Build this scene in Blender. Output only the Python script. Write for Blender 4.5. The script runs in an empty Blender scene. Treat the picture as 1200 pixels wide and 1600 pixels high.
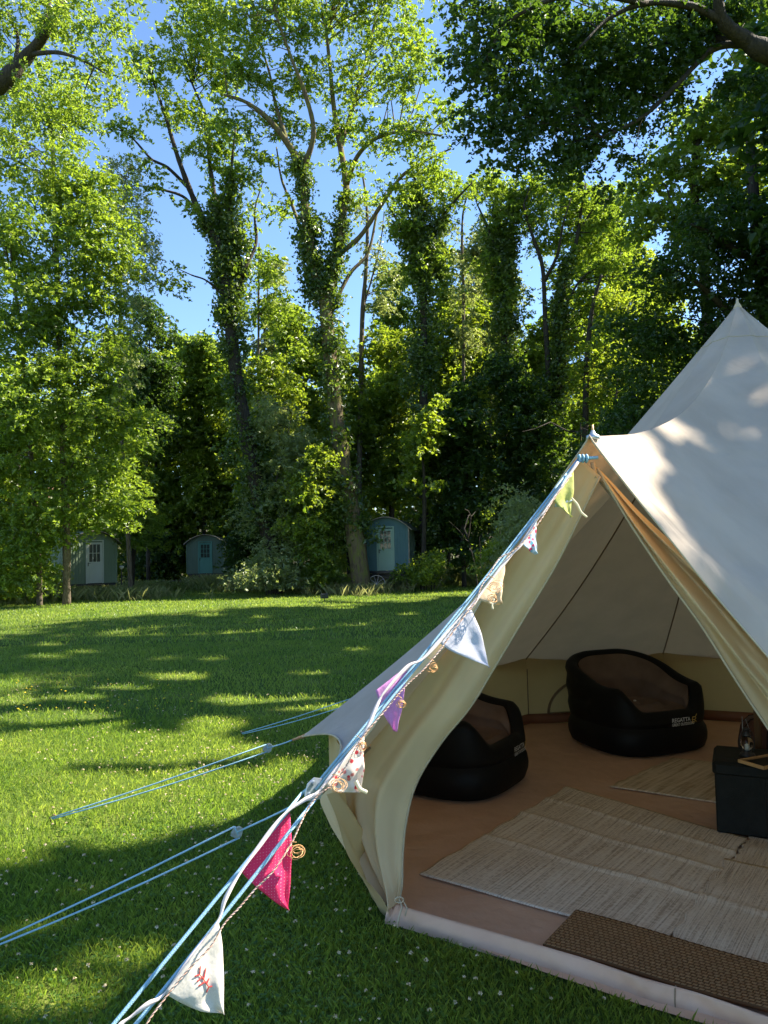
import bpy, math, random
import numpy as np
from mathutils import Vector, Matrix
rng = np.random.default_rng(7)
random.seed(7)
PI = math.pi
rad = math.radians
SC = bpy.context.scene
COL = SC.collection

# ------------------------------------------------------------------ camera
F = 1202.0; H = 1.55; PIT = rad(3.05); ROL = rad(1.3)
_f = np.array([0, math.cos(PIT), math.sin(PIT)]); _r = np.array([1., 0, 0]); _u = np.cross(_r, _f)
RX = _r*math.cos(ROL) - _u*math.sin(ROL); UX = _u*math.cos(ROL) + _r*math.sin(ROL); O = np.array([0, 0, H])
def ray(px, py): return _f + RX*(px-600)/F - UX*(py-800)/F
def gz(px, py, z=0.0):
    d = ray(px, py); return O + d*((z-H)/d[2])
def at(px, py, y):
    d = ray(px, py); return O + d*(y/d[1])
def projv(P):
    v = np.asarray(P)-O; d = v@_f; d = np.where(np.abs(d) < 1e-6, 1e-6, d)
    return 600+F*(v@RX)/d, 800-F*(v@UX)/d, d
cam = bpy.data.cameras.new('camera'); co = bpy.data.objects.new('camera', cam); COL.objects.link(co)
cam.sensor_fit = 'VERTICAL'; cam.sensor_height = 32.0; cam.lens = 32.0*F/1600.0
cam.clip_start = 0.05; cam.clip_end = 1500
M = Matrix([[RX[0], UX[0], -_f[0], 0], [RX[1], UX[1], -_f[1], 0], [RX[2], UX[2], -_f[2], H], [0, 0, 0, 1]])
co.matrix_world = M
SC.camera = co

# ------------------------------------------------------------------ light
SAZ = rad(18); SEL = rad(43)       # direction towards the sun, azimuth from +x
SUN = np.array([math.cos(SAZ)*math.cos(SEL), math.sin(SAZ)*math.cos(SEL), math.sin(SEL)])
w = bpy.data.worlds.new('World'); SC.world = w; w.use_nodes = True
nt = w.node_tree; sky = nt.nodes.new('ShaderNodeTexSky'); sky.sky_type = 'NISHITA'; sky.sun_disc = False
sky.sun_elevation = SEL; sky.sun_rotation = PI/2-SAZ
sky.air_density = 1.0; sky.dust_density = 0.0; sky.ozone_density = 5.0
bg = nt.nodes['Background']; bg.inputs[1].default_value = 0.078; nt.links.new(sky.outputs[0], bg.inputs[0])
sl = bpy.data.lights.new('sun', 'SUN'); sl.energy = 5.0; sl.angle = rad(0.53); sl.color = (1, 0.91, 0.76)
so = bpy.data.objects.new('sun', sl); COL.objects.link(so)
so.rotation_euler = Vector(SUN).to_track_quat('Z', 'Y').to_euler(); so.location = (30, 20, 30)
SC.view_settings.view_transform = 'Standard'; SC.view_settings.look = 'None'
SC.view_settings.exposure = 1.98; SC.view_settings.gamma = 1.0
SC.render.engine = 'CYCLES'
SC.cycles.max_bounces = 10; SC.cycles.transmission_bounces = 8; SC.cycles.diffuse_bounces = 5; SC.cycles.transparent_max_bounces = 8

# ------------------------------------------------------------------ tagging / mesh helpers
def tag(o, label=None, cat=None, group=None, kind=None):
    if label: o['label'] = label
    if cat: o['category'] = cat
    if group: o['group'] = group
    if kind: o['kind'] = kind
    return o
def empty(name, loc=(0, 0, 0), rz=0):
    o = bpy.data.objects.new(name, None); COL.objects.link(o); o.empty_display_size = 0.2
    o.location = loc; o.rotation_euler = (0, 0, rz); return o
def link(name, me, parent=None, loc=None):
    o = bpy.data.objects.new(name, me); COL.objects.link(o)
    if parent: o.parent = parent
    if loc is not None: o.location = loc
    return o
def npmesh(name, V, faces, mat, smooth=False, tint=None, uv=None):
    """V (n,3) array; faces: (m,k) int array, or list of lists."""
    me = bpy.data.meshes.new(name)
    V = np.asarray(V, dtype=np.float32)
    if isinstance(faces, np.ndarray):
        m, k = faces.shape
        me.vertices.add(len(V)); me.vertices.foreach_set('co', V.ravel())
        me.loops.add(m*k); me.loops.foreach_set('vertex_index', faces.astype(np.int32).ravel())
        me.polygons.add(m); me.polygons.foreach_set('loop_start', np.arange(0, m*k, k, dtype=np.int32))
        me.update(calc_edges=True)
    else:
        me.from_pydata([tuple(map(float, v)) for v in V], [], faces)
    n = len(me.polygons)
    me.polygons.foreach_set('use_smooth', np.full(n, bool(smooth)))
    if tint is not None:
        a = me.attributes.new('tint', 'FLOAT', 'FACE'); a.data.foreach_set('value', np.asarray(tint, dtype=np.float32))
    if uv is not None:
        u = me.uv_layers.new(name='UVMap'); li = np.empty(len(me.loops), dtype=np.int32)
        me.loops.foreach_get('vertex_index', li); u.data.foreach_set('uv', np.asarray(uv, dtype=np.float32)[li].ravel())
    me.materials.append(mat); me.update()
    return me
class MB:
    def __init__(s): s.v = []; s.f = []
    def add(s, V, Fc):
        b = len(s.v); s.v += [tuple(map(float, p)) for p in V]; s.f += [[i+b for i in q] for q in Fc]; return s
    def box(s, c, d, rz=0, m=None, bev=0.0):
        cx, cy, cz = c; a, b, h = d[0]/2, d[1]/2, d[2]/2
        if bev <= 0:
            P = [(x*a, y*b, z*h) for x in (-1, 1) for y in (-1, 1) for z in (-1, 1)]
            Fc = [(0, 1, 3, 2), (4, 6, 7, 5), (0, 4, 5, 1), (2, 3, 7, 6), (0, 2, 6, 4), (1, 5, 7, 3)]
        else:
            e = min(bev, a*.9, b*.9, h*.9); P = []; 
            for z, k in ((-h, e), (-h+e, 0), (h-e, 0), (h, e)):
                aa, bb = a-k, b-k; q = max(e-k, 0)+e*.3
                P += [(-aa+q, -bb, z), (aa-q, -bb, z), (aa, -bb+q, z), (aa, bb-q, z), (aa-q, bb, z), (-aa+q, bb, z), (-aa, bb-q, z), (-aa, -bb+q, z)]
            Fc = [tuple(range(7, -1, -1)), tuple(range(24, 32))]
            for r in range(3):
                for i in range(8): Fc.append((r*8+i, r*8+(i+1) % 8, r*8+8+(i+1) % 8, r*8+8+i))
        cr, sr = math.cos(rz), math.sin(rz)
        P = [(cx+x*cr-y*sr, cy+x*sr+y*cr, cz+z) for x, y, z in P]
        if m is not None: P = [tuple(m @ Vector(p)) for p in P]
        return s.add(P, Fc)
    def tube(s, pts, r, n=8, cap=True):
        V, Fc = tube(pts, r, n, cap); return s.add(V, Fc)
    def lathe(s, prof, c=(0, 0, 0), n=20):
        V = []; Fc = []
        for (r, z) in prof:
            for i in range(n): V.append((c[0]+r*math.cos(2*PI*i/n), c[1]+r*math.sin(2*PI*i/n), c[2]+z))
        for k in range(len(prof)-1):
            for i in range(n): Fc.append((k*n+i, k*n+(i+1) % n, (k+1)*n+(i+1) % n, (k+1)*n+i))
        Fc.append(tuple(range(n-1, -1, -1))); Fc.append(tuple((len(prof)-1)*n+i for i in range(n)))
        return s.add(V, Fc)
    def obj(s, name, mat, parent=None, smooth=False, bevel=0, loc=None):
        me = npmesh(name, np.array(s.v), s.f, mat, smooth); o = link(name, me, parent, loc)
        if bevel:
            b = o.modifiers.new('b', 'BEVEL'); b.width = bevel; b.segments = 2; b.limit_method = 'ANGLE'
        return o
def tube(pts, r, n=8, cap=True):
    P = np.asarray(pts, float); k = len(P)
    r = np.full(k, r) if np.isscalar(r) else np.asarray(r, float)
    T = np.gradient(P, axis=0); T /= np.linalg.norm(T, axis=1)[:, None]+1e-9
    up = np.array([0, 0, 1.]) if abs(T[0][2]) < .9 else np.array([1., 0, 0])
    V = []; N = np.cross(T[0], up); N /= np.linalg.norm(N)
    for i in range(k):
        N = N-T[i]*(N@T[i]); N /= np.linalg.norm(N)+1e-9; B = np.cross(T[i], N)
        for j in range(n):
            a = 2*PI*j/n; V.append(P[i]+r[i]*(math.cos(a)*N+math.sin(a)*B))
    Fc = []
    for i in range(k-1):
        for j in range(n): Fc.append((i*n+j, i*n+(j+1) % n, (i+1)*n+(j+1) % n, (i+1)*n+j))
    if cap: Fc.append(tuple(range(n-1, -1, -1))); Fc.append(tuple((k-1)*n+j for j in range(n)))
    return V, Fc
def smoothline(pts, sub=6):
    P = [np.asarray(p, float) for p in pts]; P = [2*P[0]-P[1]]+P+[2*P[-1]-P[-2]]; out = []
    for i in range(1, len(P)-2):
        for t in np.linspace(0, 1, sub, endpoint=False):
            a, b, c, d = P[i-1:i+3]
            out.append(.5*((2*b)+(-a+c)*t+(2*a-5*b+4*c-d)*t*t+(-a+3*b-3*c+d)*t**3))
    out.append(P[-2]); return np.array(out)
def grid(Pf, nu, nv):
    V = []; UV = []
    for j in range(nv+1):
        for i in range(nu+1):
            u, v = i/nu, j/nv; V.append(Pf(u, v)); UV.append((u, v))
    Fc = [(j*(nu+1)+i, j*(nu+1)+i+1, (j+1)*(nu+1)+i+1, (j+1)*(nu+1)+i) for j in range(nv) for i in range(nu)]
    return V, Fc, UV
def gridobj(name, Pf, nu, nv, mat, parent=None, smooth=True, thick=0):
    V, Fc, UV = grid(Pf, nu, nv)
    me = npmesh(name, np.array(V), np.array(Fc), mat, smooth, uv=np.array(UV)); o = link(name, me, parent)
    if thick:
        s = o.modifiers.new('s', 'SOLIDIFY'); s.thickness = thick; s.offset = 0
    return o

# ------------------------------------------------------------------ materials
def newmat(name):
    m = bpy.data.materials.new(name); m.use_nodes = True; n = m.node_tree; n.nodes.clear()
    out = n.nodes.new('ShaderNodeOutputMaterial'); return m, n, out
def N(n, t, **k):
    x = n.nodes.new(t)
    for a, b in k.items():
        if a.startswith('i_'): x.inputs[a[2:].replace('_', ' ')].default_value = b
        else: setattr(x, a, b)
    return x
def ramp(n, src, stops):
    r = n.nodes.new('ShaderNodeValToRGB'); e = r.color_ramp.elements
    e[0].position = stops[0][0]; e[0].color = (*stops[0][1], 1); e[1].position = stops[-1][0]; e[1].color = (*stops[-1][1], 1)
    for p, c in stops[1:-1]:
        q = e.new(p); q.color = (*c, 1)
    n.links.new(src, r.inputs[0]); return r.outputs[0]
def noise(n, scale, detail=4, vec=None, rough=.55, dist=0):
    x = n.nodes.new('ShaderNodeTexNoise'); x.inputs['Scale'].default_value = scale; x.inputs['Detail'].default_value = detail
    x.inputs['Roughness'].default_value = rough; x.inputs['Distortion'].default_value = dist
    if vec is None: vec = n.nodes.new('ShaderNodeTexCoord').outputs['Object']
    n.links.new(vec, x.inputs['Vector']); return x.outputs['Fac']
def mapped(n, scale=(1, 1, 1), rot=(0, 0, 0), src='Object'):
    t = n.nodes.new('ShaderNodeTexCoord'); m = n.nodes.new('ShaderNodeMapping')
    m.inputs['Scale'].default_value = scale; m.inputs['Rotation'].default_value = rot
    n.links.new(t.outputs[src], m.inputs[0]); return m.outputs[0]
def bump(n, h, strength=.3, dist=.01, nrm=None):
    b = n.nodes.new('ShaderNodeBump'); b.inputs['Strength'].default_value = strength; b.inputs['Distance'].default_value = dist
    n.links.new(h, b.inputs['Height'])
    if nrm is not None: n.links.new(nrm, b.inputs['Normal'])
    return b.outputs[0]
def pmat(name, stops, nscale=6, rough=.7, bs=.3, bscale=40, bd=.01, metal=0, vec=None, spec=.4, det=5):
    m, n, out = newmat(name); p = N(n, 'ShaderNodeBsdfPrincipled'); v = vec(n) if vec else None
    c = ramp(n, noise(n, nscale, det, v), stops); n.links.new(c, p.inputs['Base Color'])
    p.inputs['Roughness'].default_value = rough; p.inputs['Metallic'].default_value = metal; p.inputs['Specular IOR Level'].default_value = spec
    if bs: n.links.new(bump(n, noise(n, bscale, 4, v), bs, bd), p.inputs['Normal'])
    n.links.new(p.outputs[0], out.inputs[0]); return m
def clothmat(name, c, trans=.3, tc=None, weave=900, wr=2.2, wrs=.25, wrd=.02, stripes=None, var=.06):
    """woven cloth: diffuse plus translucent, fine weave and soft wrinkles"""
    m, n, out = newmat(name); tc = tc or c
    nz = noise(n, 3.0, 4); a = [tuple(x*(1-var) for x in c), tuple(min(1, x*(1+var)) for x in c)]
    col = ramp(n, nz, [(.35, a[0]), (.65, a[1])])
    if stripes is not None: col = stripes(n, col)
    d = N(n, 'ShaderNodeBsdfDiffuse'); t = N(n, 'ShaderNodeBsdfTranslucent'); mx = N(n, 'ShaderNodeMixShader'); mx.inputs[0].default_value = trans
    n.links.new(col, d.inputs[0])
    if stripes is not None: n.links.new(col, t.inputs[0])
    else: t.inputs[0].default_value = (*tc, 1)
    nr = bump(n, noise(n, wr, 3, dist=.6), wrs, wrd)
    nr = bump(n, noise(n, weave, 2), .12, .001, nr)
    n.links.new(nr, d.inputs['Normal']); n.links.new(nr, t.inputs['Normal'])
    n.links.new(d.outputs[0], mx.inputs[1]); n.links.new(t.outputs[0], mx.inputs[2]); n.links.new(mx.outputs[0], out.inputs[0])
    return m
def leafmat(name, c1, c2, t1, t2, trans=.5, gl=.035):
    m, n, out = newmat(name)
    a = N(n, 'ShaderNodeAttribute', attribute_name='tint')
    col = ramp(n, a.outputs['Fac'], [(0, c1), (1, c2)]); tcol = ramp(n, a.outputs['Fac'], [(0, t1), (1, t2)])
    d = N(n, 'ShaderNodeBsdfDiffuse'); t = N(n, 'ShaderNodeBsdfTranslucent'); mx = N(n, 'ShaderNodeMixShader'); mx.inputs[0].default_value = trans
    g = N(n, 'ShaderNodeBsdfGlossy'); g.inputs['Roughness'].default_value = .42; g.inputs[0].default_value = (.9, .95, .9, 1); m2 = N(n, 'ShaderNodeMixShader'); m2.inputs[0].default_value = gl
    n.links.new(col, d.inputs[0]); n.links.new(tcol, t.inputs[0])
    n.links.new(d.outputs[0], mx.inputs[1]); n.links.new(t.outputs[0], mx.inputs[2])
    n.links.new(mx.outputs[0], m2.inputs[1]); n.links.new(g.outputs[0], m2.inputs[2]); n.links.new(m2.outputs[0], out.inputs[0])
    return m
L_ASH = leafmat('ash_leaf', (.045, .095, .012), (.17, .235, .03), (.17, .31, .012), (.52, .66, .05))
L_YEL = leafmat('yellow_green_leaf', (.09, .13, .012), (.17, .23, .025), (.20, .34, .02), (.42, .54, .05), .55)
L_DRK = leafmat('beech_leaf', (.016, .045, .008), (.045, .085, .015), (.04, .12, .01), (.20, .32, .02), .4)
L_IVY = leafmat('ivy_leaf', (.028, .065, .010), (.09, .14, .022), (.07, .16, .01), (.32, .44, .03), .42, .06)
L_PAL = leafmat('pale_leaf', (.09, .13, .045), (.22, .26, .09), (.24, .33, .06), (.52, .57, .15), .48, .06)
L_MID = leafmat('maple_leaf', (.055, .11, .015), (.16, .22, .025), (.15, .28, .012), (.56, .64, .04), .55)
L_GRS = leafmat('grass_blade', (.06, .12, .012), (.19, .25, .035), (.17, .34, .02), (.52, .62, .08), .55, .03)
L_STR = leafmat('long_grass_blade', (.09, .13, .03), (.26, .25, .10), (.18, .25, .04), (.42, .40, .15), .5)
L_CLV = leafmat('clover_leaf', (.05, .12, .02), (.13, .22, .03), (.13, .29, .02), (.34, .54, .05), .45, .04)
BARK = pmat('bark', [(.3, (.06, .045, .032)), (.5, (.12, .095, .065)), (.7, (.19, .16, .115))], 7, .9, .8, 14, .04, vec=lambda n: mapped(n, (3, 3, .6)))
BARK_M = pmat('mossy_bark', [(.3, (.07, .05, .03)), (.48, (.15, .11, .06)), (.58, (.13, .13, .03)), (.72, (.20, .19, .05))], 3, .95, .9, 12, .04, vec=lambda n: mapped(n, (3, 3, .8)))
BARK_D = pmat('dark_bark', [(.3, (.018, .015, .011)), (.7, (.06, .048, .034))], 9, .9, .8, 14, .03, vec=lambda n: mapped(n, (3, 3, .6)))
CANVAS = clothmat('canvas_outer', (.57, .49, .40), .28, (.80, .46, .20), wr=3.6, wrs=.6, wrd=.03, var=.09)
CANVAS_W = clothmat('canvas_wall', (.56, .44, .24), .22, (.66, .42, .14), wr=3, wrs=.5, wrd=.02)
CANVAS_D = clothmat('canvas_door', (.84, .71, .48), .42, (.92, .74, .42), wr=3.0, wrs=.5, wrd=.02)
HEMM = clothmat('canvas_hem', (.60, .49, .34), .12, (.5, .4, .25), wr=8, wrs=.3, wrd=.01)
SEAM = pmat('seam', [(.3, (.20, .14, .08)), (.7, (.28, .2, .12))], 30, .9, 0)
PVC = pmat('groundsheet_vinyl', [(.3, (.62, .37, .225)), (.7, (.72, .455, .295))], 3.5, .6, .6, 6, .03)
PVC_L = pmat('sill_vinyl', [(.3, (.55, .335, .22)), (.7, (.64, .41, .285))], 4, .65, .4, 9, .015)
ROPE = pmat('blue_rope', [(.4, (.22, .43, .56)), (.6, (.34, .55, .66))], 1, .6, .6, 1, .003, vec=lambda n: mapped(n, (420, 420, 420)))
TAPE = clothmat('white_tape', (.82, .74, .72), .2, weave=500)
CORD = pmat('twisted_cord', [(.45, (.45, .28, .20)), (.55, (.66, .50, .42))], 130, .7, 0)
COPPER = pmat('copper_wire', [(.3, (.50, .27, .10)), (.7, (.68, .40, .18))], 60, .5, 0, metal=.3)
STEEL = pmat('galvanised_steel', [(.3, (.30, .36, .42)), (.7, (.5, .56, .62))], 30, .35, .1, metal=.6)
LEATH = pmat('tan_webbing', [(.3, (.42, .22, .10)), (.7, (.60, .36, .18))], 60, .8, .3, 200, .002)
RUBBER = pmat('black_vinyl', [(.3, (.004, .004, .004)), (.7, (.008, .008, .007))], 3, .55, .25, 4, .03, spec=.2)
FLOCK = pmat('brown_flock', [(.3, (.17, .115, .085)), (.7, (.24, .165, .125))], 6, .95, .3, 500, .002, spec=.15)
INK = pmat('white_print', [(.3, (.62, .62, .60)), (.7, (.78, .78, .76))], 50, .6, 0)
INKY = pmat('yellow_print', [(.3, (.55, .36, .08)), (.7, (.66, .45, .12))], 50, .6, 0)
OTTO = pmat('black_leatherette', [(.3, (.008, .009, .007)), (.7, (.015, .017, .014))], 20, .6, .5, 160, .003, spec=.2)
WOODP = pmat('pine_wood', [(.3, (.42, .22, .08)), (.7, (.60, .36, .15))], 4, .5, .2, 30, .003, vec=lambda n: mapped(n, (2, 14, 14)))
WOODD = pmat('pole_wood', [(.3, (.13, .075, .035)), (.7, (.22, .13, .065))], 4, .5, .2, 30, .003, vec=lambda n: mapped(n, (20, 20, 1)))
BLKM = pmat('black_metal', [(.3, (.015, .015, .016)), (.7, (.03, .03, .03))], 30, .4, .2, 80, .002, spec=.5)
IRON = pmat('rusty_iron', [(.3, (.10, .06, .04)), (.7, (.22, .13, .08))], 20, .8, .4, 60, .005)
WAX = pmat('candle_wax', [(.3, (.75, .72, .64)), (.7, (.82, .79, .72))], 9, .6, 0)
MAROON = pmat('maroon_leather', [(.3, (.05, .016, .010)), (.7, (.09, .03, .018))], 8, .5, .5, 30, .01)
GREYF = pmat('grey_fabric', [(.3, (.14, .14, .13)), (.7, (.2, .2, .19))], 20, .9, .4, 200, .003)
def glassmat():
    m, n, out = newmat('clear_glass'); p = N(n, 'ShaderNodeBsdfPrincipled')
    p.inputs['Transmission Weight'].default_value = 1; p.inputs['Roughness'].default_value = .05; p.inputs['IOR'].default_value = 1.2
    nz = ramp(n, noise(n, 20), [(.3, (.85, .9, .88)), (.7, (.95, .97, .96))]); n.links.new(nz, p.inputs['Base Color'])
    n.links.new(p.outputs[0], out.inputs[0]); return m
GLASS = glassmat()
PANE = pmat('window_pane', [(.3, (.02, .025, .022)), (.7, (.06, .07, .06))], 5, .12, 0, spec=.6)

# ------------------------------------------------------------------ gaps cut into the crowns to let the sun reach chosen spots
# ellipses on the photograph that sun reaches (lawn, tent): (px, py, rx, ry), as ground points for the lawn
LIT_LAWN = [(230, 1250, 260, 46), (20, 1230, 120, 50), (120, 1290, 190, 34), (180, 1170, 250, 30), (90, 1130, 120, 22), (330, 1135, 60, 16), (480, 1100, 110, 13), (370, 1095, 60, 9), (560, 1097, 60, 9),
            (150, 1235, 200, 30), (340, 1225, 160, 26), (60, 1250, 120, 40), (120, 1300, 150, 30), (330, 1275, 110, 20), (460, 1200, 60, 16),
            (190, 1075, 60, 4), (285, 1058, 45, 7), (80, 1027, 45, 5), (255, 1029, 25, 3), (75, 1007, 22, 2.5), (330, 1030, 22, 3), (480, 1052, 40, 4), (130, 1019, 30, 3),
            (325, 961, 24, 2.5), (405, 965, 20, 2), (390, 1120, 20, 3), (120, 1090, 50, 6), (20, 1095, 40, 7), (560, 1015, 24, 3), (230, 1055, 20, 3),
            (300, 945, 300, 4), (140, 938, 90, 7), (260, 936, 100, 4.5), (600, 935, 90, 7), (700, 928, 50, 5), (640, 960, 20, 2), (530, 950, 30, 2),
            (190, 1500, 120, 26), (330, 1590, 80, 12), (80, 1560, 120, 40), (60, 1450, 40, 10), (260, 1440, 40, 12), (20, 1340, 60, 25)]
# crown gaps cut for dapples on the tent roof: (px, py, half length, half width) in metres across the sun
PT = [(1055, 665, .22, .11), (975, 672, .26, .13), (935, 700, .16, .16), (1188, 612, .13, .09), (1172, 566, .13, .06), (1190, 682, .20, .06),
      (955, 725, .26, .16), (1000, 790, .22, .09), (1080, 885, .16, .05), (905, 700, .2, .2)]
TL = []
SUNNY = []
def sun_open(P):
    """True where a leaf at P would shade a place the sun reaches in the photograph."""
    G = P - SUN*(P[:, 2]/SUN[2])[:, None]
    px, py, d = projv(G); keep = np.zeros(len(P), bool); ok = d > .8
    j = rng.normal(0, .07, len(P))
    for x, y, a, b in LIT_LAWN:
        keep |= ok & (((px-x)/a)**2+((py-y)/b)**2 < 1+j)
    for g, a, b in TL:
        dx = (G[:, 0]-g[0]); dy = G[:, 1]-g[1]; u = dx*SUN[0]+dy*SUN[1]; v = dx*-SUN[1]+dy*SUN[0]; hh = math.hypot(SUN[0], SUN[1]); u = u/hh; v = v/hh
        keep |= ((u/(a*1.55))**2+(v/b)**2 < 1+j)
    for c, a in SUNNY:
        g = c-SUN*(c[2]/SUN[2]); dx = (G[:, 0]-g[0]); dy = G[:, 1]-g[1]; hh = math.hypot(SUN[0], SUN[1]); u = (dx*SUN[0]+dy*SUN[1])/hh; v = (dx*-SUN[1]+dy*SUN[0])/hh
        keep |= ((u/(a*1.55))**2+(v/a)**2 < 1+j) & ((P-c)@SUN > a*1.3)
    # leaves are also left out so the bunting and main rope hang in sun
    a0 = np.array([.68, 2.5, 1.9]); a1 = np.array([-1.13, 1.2, 0]); a0 = a0-SUN*(a0[2]/SUN[2])
    ab = (a1-a0)[:2]; t = np.clip(((G[:, :2]-a0[:2])@ab)/(ab@ab), 0, 1); dd = np.linalg.norm(G[:, :2]-a0[:2]-t[:, None]*ab, axis=1)
    keep |= dd < .34
    return keep

# ------------------------------------------------------------------ foliage
def leaf_quads(C, size, tint, droop=.25, aspect=.45, flat=.0, r=None):
    """folded rhombus leaves centred at C"""
    r = r or rng; n = len(C); size = size*r.uniform(.65, 1.35, n)*np.clip(r.normal(1, .22, n), .5, 1.7)
    A = r.normal(size=(n, 3)); A[:, 2] = A[:, 2]*(1-flat)*.7-droop; A /= np.linalg.norm(A, axis=1)[:, None]
    U = r.normal(size=(n, 3)); U[:, 2] += 1.0+flat*2; B = np.cross(A, U); B /= np.linalg.norm(B, axis=1)[:, None]+1e-9; Nn = np.cross(B, A)
    s = size[:, None]
    V = np.empty((n, 4, 3)); V[:, 0] = C-A*s*.5; V[:, 2] = C+A*s*.5-Nn*s*.08
    V[:, 1] = C+B*s*aspect*.5+Nn*s*.1; V[:, 3] = C-B*s*aspect*.5+Nn*s*.1
    return V.reshape(-1, 3), np.arange(n*4).reshape(n, 4), tint
def clumps(E, n, cr, m, flat=.55, shell=.55, r=None):
    """E=(centre, radii); n clumps of radius cr with m leaves each -> leaf centres, clump centres, tint"""
    r = r or rng; c, R = np.asarray(E[0], float), np.asarray(E[1], float)
    d = r.normal(size=(n, 3)); d /= np.linalg.norm(d, axis=1)[:, None]; q = r.uniform(shell, 1, n)[:, None]**.7
    K = c+d*R*q; rr = cr*r.uniform(.5, 1.5, n)
    mm = np.maximum(3, (m*(rr/cr)**2)).astype(int)
    SP = 9; ms = np.maximum(1, mm//SP); si = np.repeat(np.arange(n), ms); ns = len(si); g = r.normal(size=(ns, 3))*.5; g[:, 2] *= flat
    D = g+r.normal(size=(ns, 3))*.35; D[:, 2] = D[:, 2]*.5-.18; D /= np.linalg.norm(D, axis=1)[:, None]; S0 = K[si]+g*rr[si][:, None]
    S0[:, 2] -= .25*(g[:, 0]**2+g[:, 1]**2)*rr[si]; ln = cr*r.uniform(.35, .95, ns)
    j = np.repeat(np.arange(ns), SP); s = np.tile(np.linspace(0, 1, SP), ns)
    P = S0[j]+D[j]*(s*ln[j])[:, None]+r.normal(size=(len(j), 3))*(.10*cr*(1-.5*s))[:, None]; P[:, 2] -= .25*ln[j]*s*s
    t = np.clip(r.uniform(0, 1, n)[si][j]*.4+r.uniform(0, 1, ns)[j]*.3+r.uniform(0, 1, len(j))*.3, 0, 1)
    return P, K, t
def E(px, py, rx, ry, y, dr=None):
    k = y/F; return (at(px, py, y), (rx*k, (dr or (rx+ry)*.5*k), ry*k))
def limbs_px(tr, lst):
    out = []
    for pts, r0, r1 in lst: out.append((smoothline([at(*p) if len(p) == 3 else np.array(p[1:]) for p in pts], 5), r0, r1))
    return out
def build_tree(name, base, limbs, ells, leafmat_, bark, label, group=None, leaf=.2, cr=.6, dens=60, ncl=None, flat=.55, shell=.55,
               twigs=1.0, carve=False, aspect=.45, droop=.25, ivy=None, cat='tree', cover=1.0, zmin=.0, twr=.018):
    root = empty(name, base); tag(root, label, cat, group); b = np.array(base, float)
    mb = MB(); nodes = []
    for pts, r0, r1 in limbs:
        pts = np.asarray(pts, float); rr = np.linspace(r0, r1, len(pts)); rr = rr*(1+.06*rng.normal(size=len(rr)))
        mb.tube(pts-b, rr, 9 if r0 > .08 else 6)
        nodes.append(pts)
    nodes = np.vstack(nodes) if nodes else np.array([b+np.array([0, 0, 1.])])
    PP, TT = [], []
    dens = dens*2.0; cover = cover*1.9; leaf = leaf*.84
    for e in ells:
        R = np.array(e[1]); area = 4*PI*((R[0]*R[1])**1.6/3+(R[0]*R[2])**1.6/3+(R[1]*R[2])**1.6/3)**(1/1.6)
        n = max(3, int(cover*.55*area/(PI*cr*cr)))
        P, K, t = clumps(e, n, cr, dens, flat, shell)
        PP.append(P); TT.append(t)
        if twigs > 0:
            for k in K[:int(len(K)*twigs*.5)]:
                if k[2] < .3: continue
                cand = nodes[nodes[:, 2] < k[2]+.3]
                if not len(cand): cand = nodes
                dd = np.linalg.norm(cand-k, axis=1); s = cand[np.argmin(dd+np.abs(rng.normal(0, .1, len(dd))))]
                L = np.linalg.norm(k-s)
                if L < .15: continue
                mid = (s+k)/2+np.array([0, 0, .12*L])+rng.normal(0, .06*L, 3); q1 = s*.6+mid*.4+rng.normal(0, .03*L, 3)
                mb.tube(np.array([s, q1, mid, (mid+k)/2+rng.normal(0, .04*L, 3), k])-b, np.linspace(twr*(1+.35*L), twr*.35, 5), 4, False)
    if mb.v: mb.obj('trunk', bark, root, True)
    P = np.vstack(PP); t = np.concatenate(TT); kp = P[:, 2] > zmin; P, t = P[kp], t[kp]
    if carve is not None and (carve or (b[0] > 1.5 and b[1] < 33)): kp = ~sun_open(P); P, t = P[kp], t[kp]  # leaves that would shade the chosen sunny spots are cut out
    V, Fc, t = leaf_quads(P-b, leaf, t, droop, aspect)
    link('crown', npmesh('crown', V, Fc, leafmat_, False, t), root)
    if ivy:
        QQ, TT = [], []
        for pts, r0, rl in ivy:      # polyline, column radius at the bottom and top
            pts = np.asarray(pts); seg = np.linalg.norm(np.diff(pts, axis=0), axis=1); Ln = seg.sum()
            n = int(Ln*11); s = np.sort(rng.uniform(0, 1, n)); cum = np.concatenate([[0], np.cumsum(seg)])/Ln
            C = np.stack([np.interp(s, cum, pts[:, i]) for i in range(3)], 1)
            ph = rng.uniform(0, 6, 3); wb = .55+.35*np.sin(s*Ln*.9+ph[0])+.25*np.sin(s*Ln*2.3+ph[1])+.2*np.sin(s*Ln*5+ph[2]); wb *= np.clip((1-s)*5, .15, 1); rr = (r0+(rl-r0)*s)*rng.uniform(.3, 1.3, n)*np.clip(wb+.25, .12, 1.5); a = rng.uniform(0, 2*PI, n); C[:, 0] += np.cos(a)*rr; C[:, 1] += np.sin(a)*rr
            keep_ = rng.uniform(0, 1, n) < np.clip(wb+.45, .1, 1); C = C[keep_]; n = len(C); m = 80; ix = np.repeat(np.arange(n), m); g = rng.normal(size=(n*m, 3))*.2; g[:, 2] = g[:, 2]*1.1-.08*np.abs(g[:, 0])
            QQ.append(C[ix]+g); TT.append(rng.uniform(0, 1, n)[ix]*.6+rng.uniform(0, .4, n*m))
        Q = np.vstack(QQ); Q = Q[Q[:, 2] > .05] if True else Q; T = np.concatenate(TT)[:len(Q)]
        V, Fc, T = leaf_quads(Q-b, .155, T, .5, .7)
        link('ivy', npmesh('ivy', V, Fc, L_IVY, False, T), root)
    return root
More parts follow.
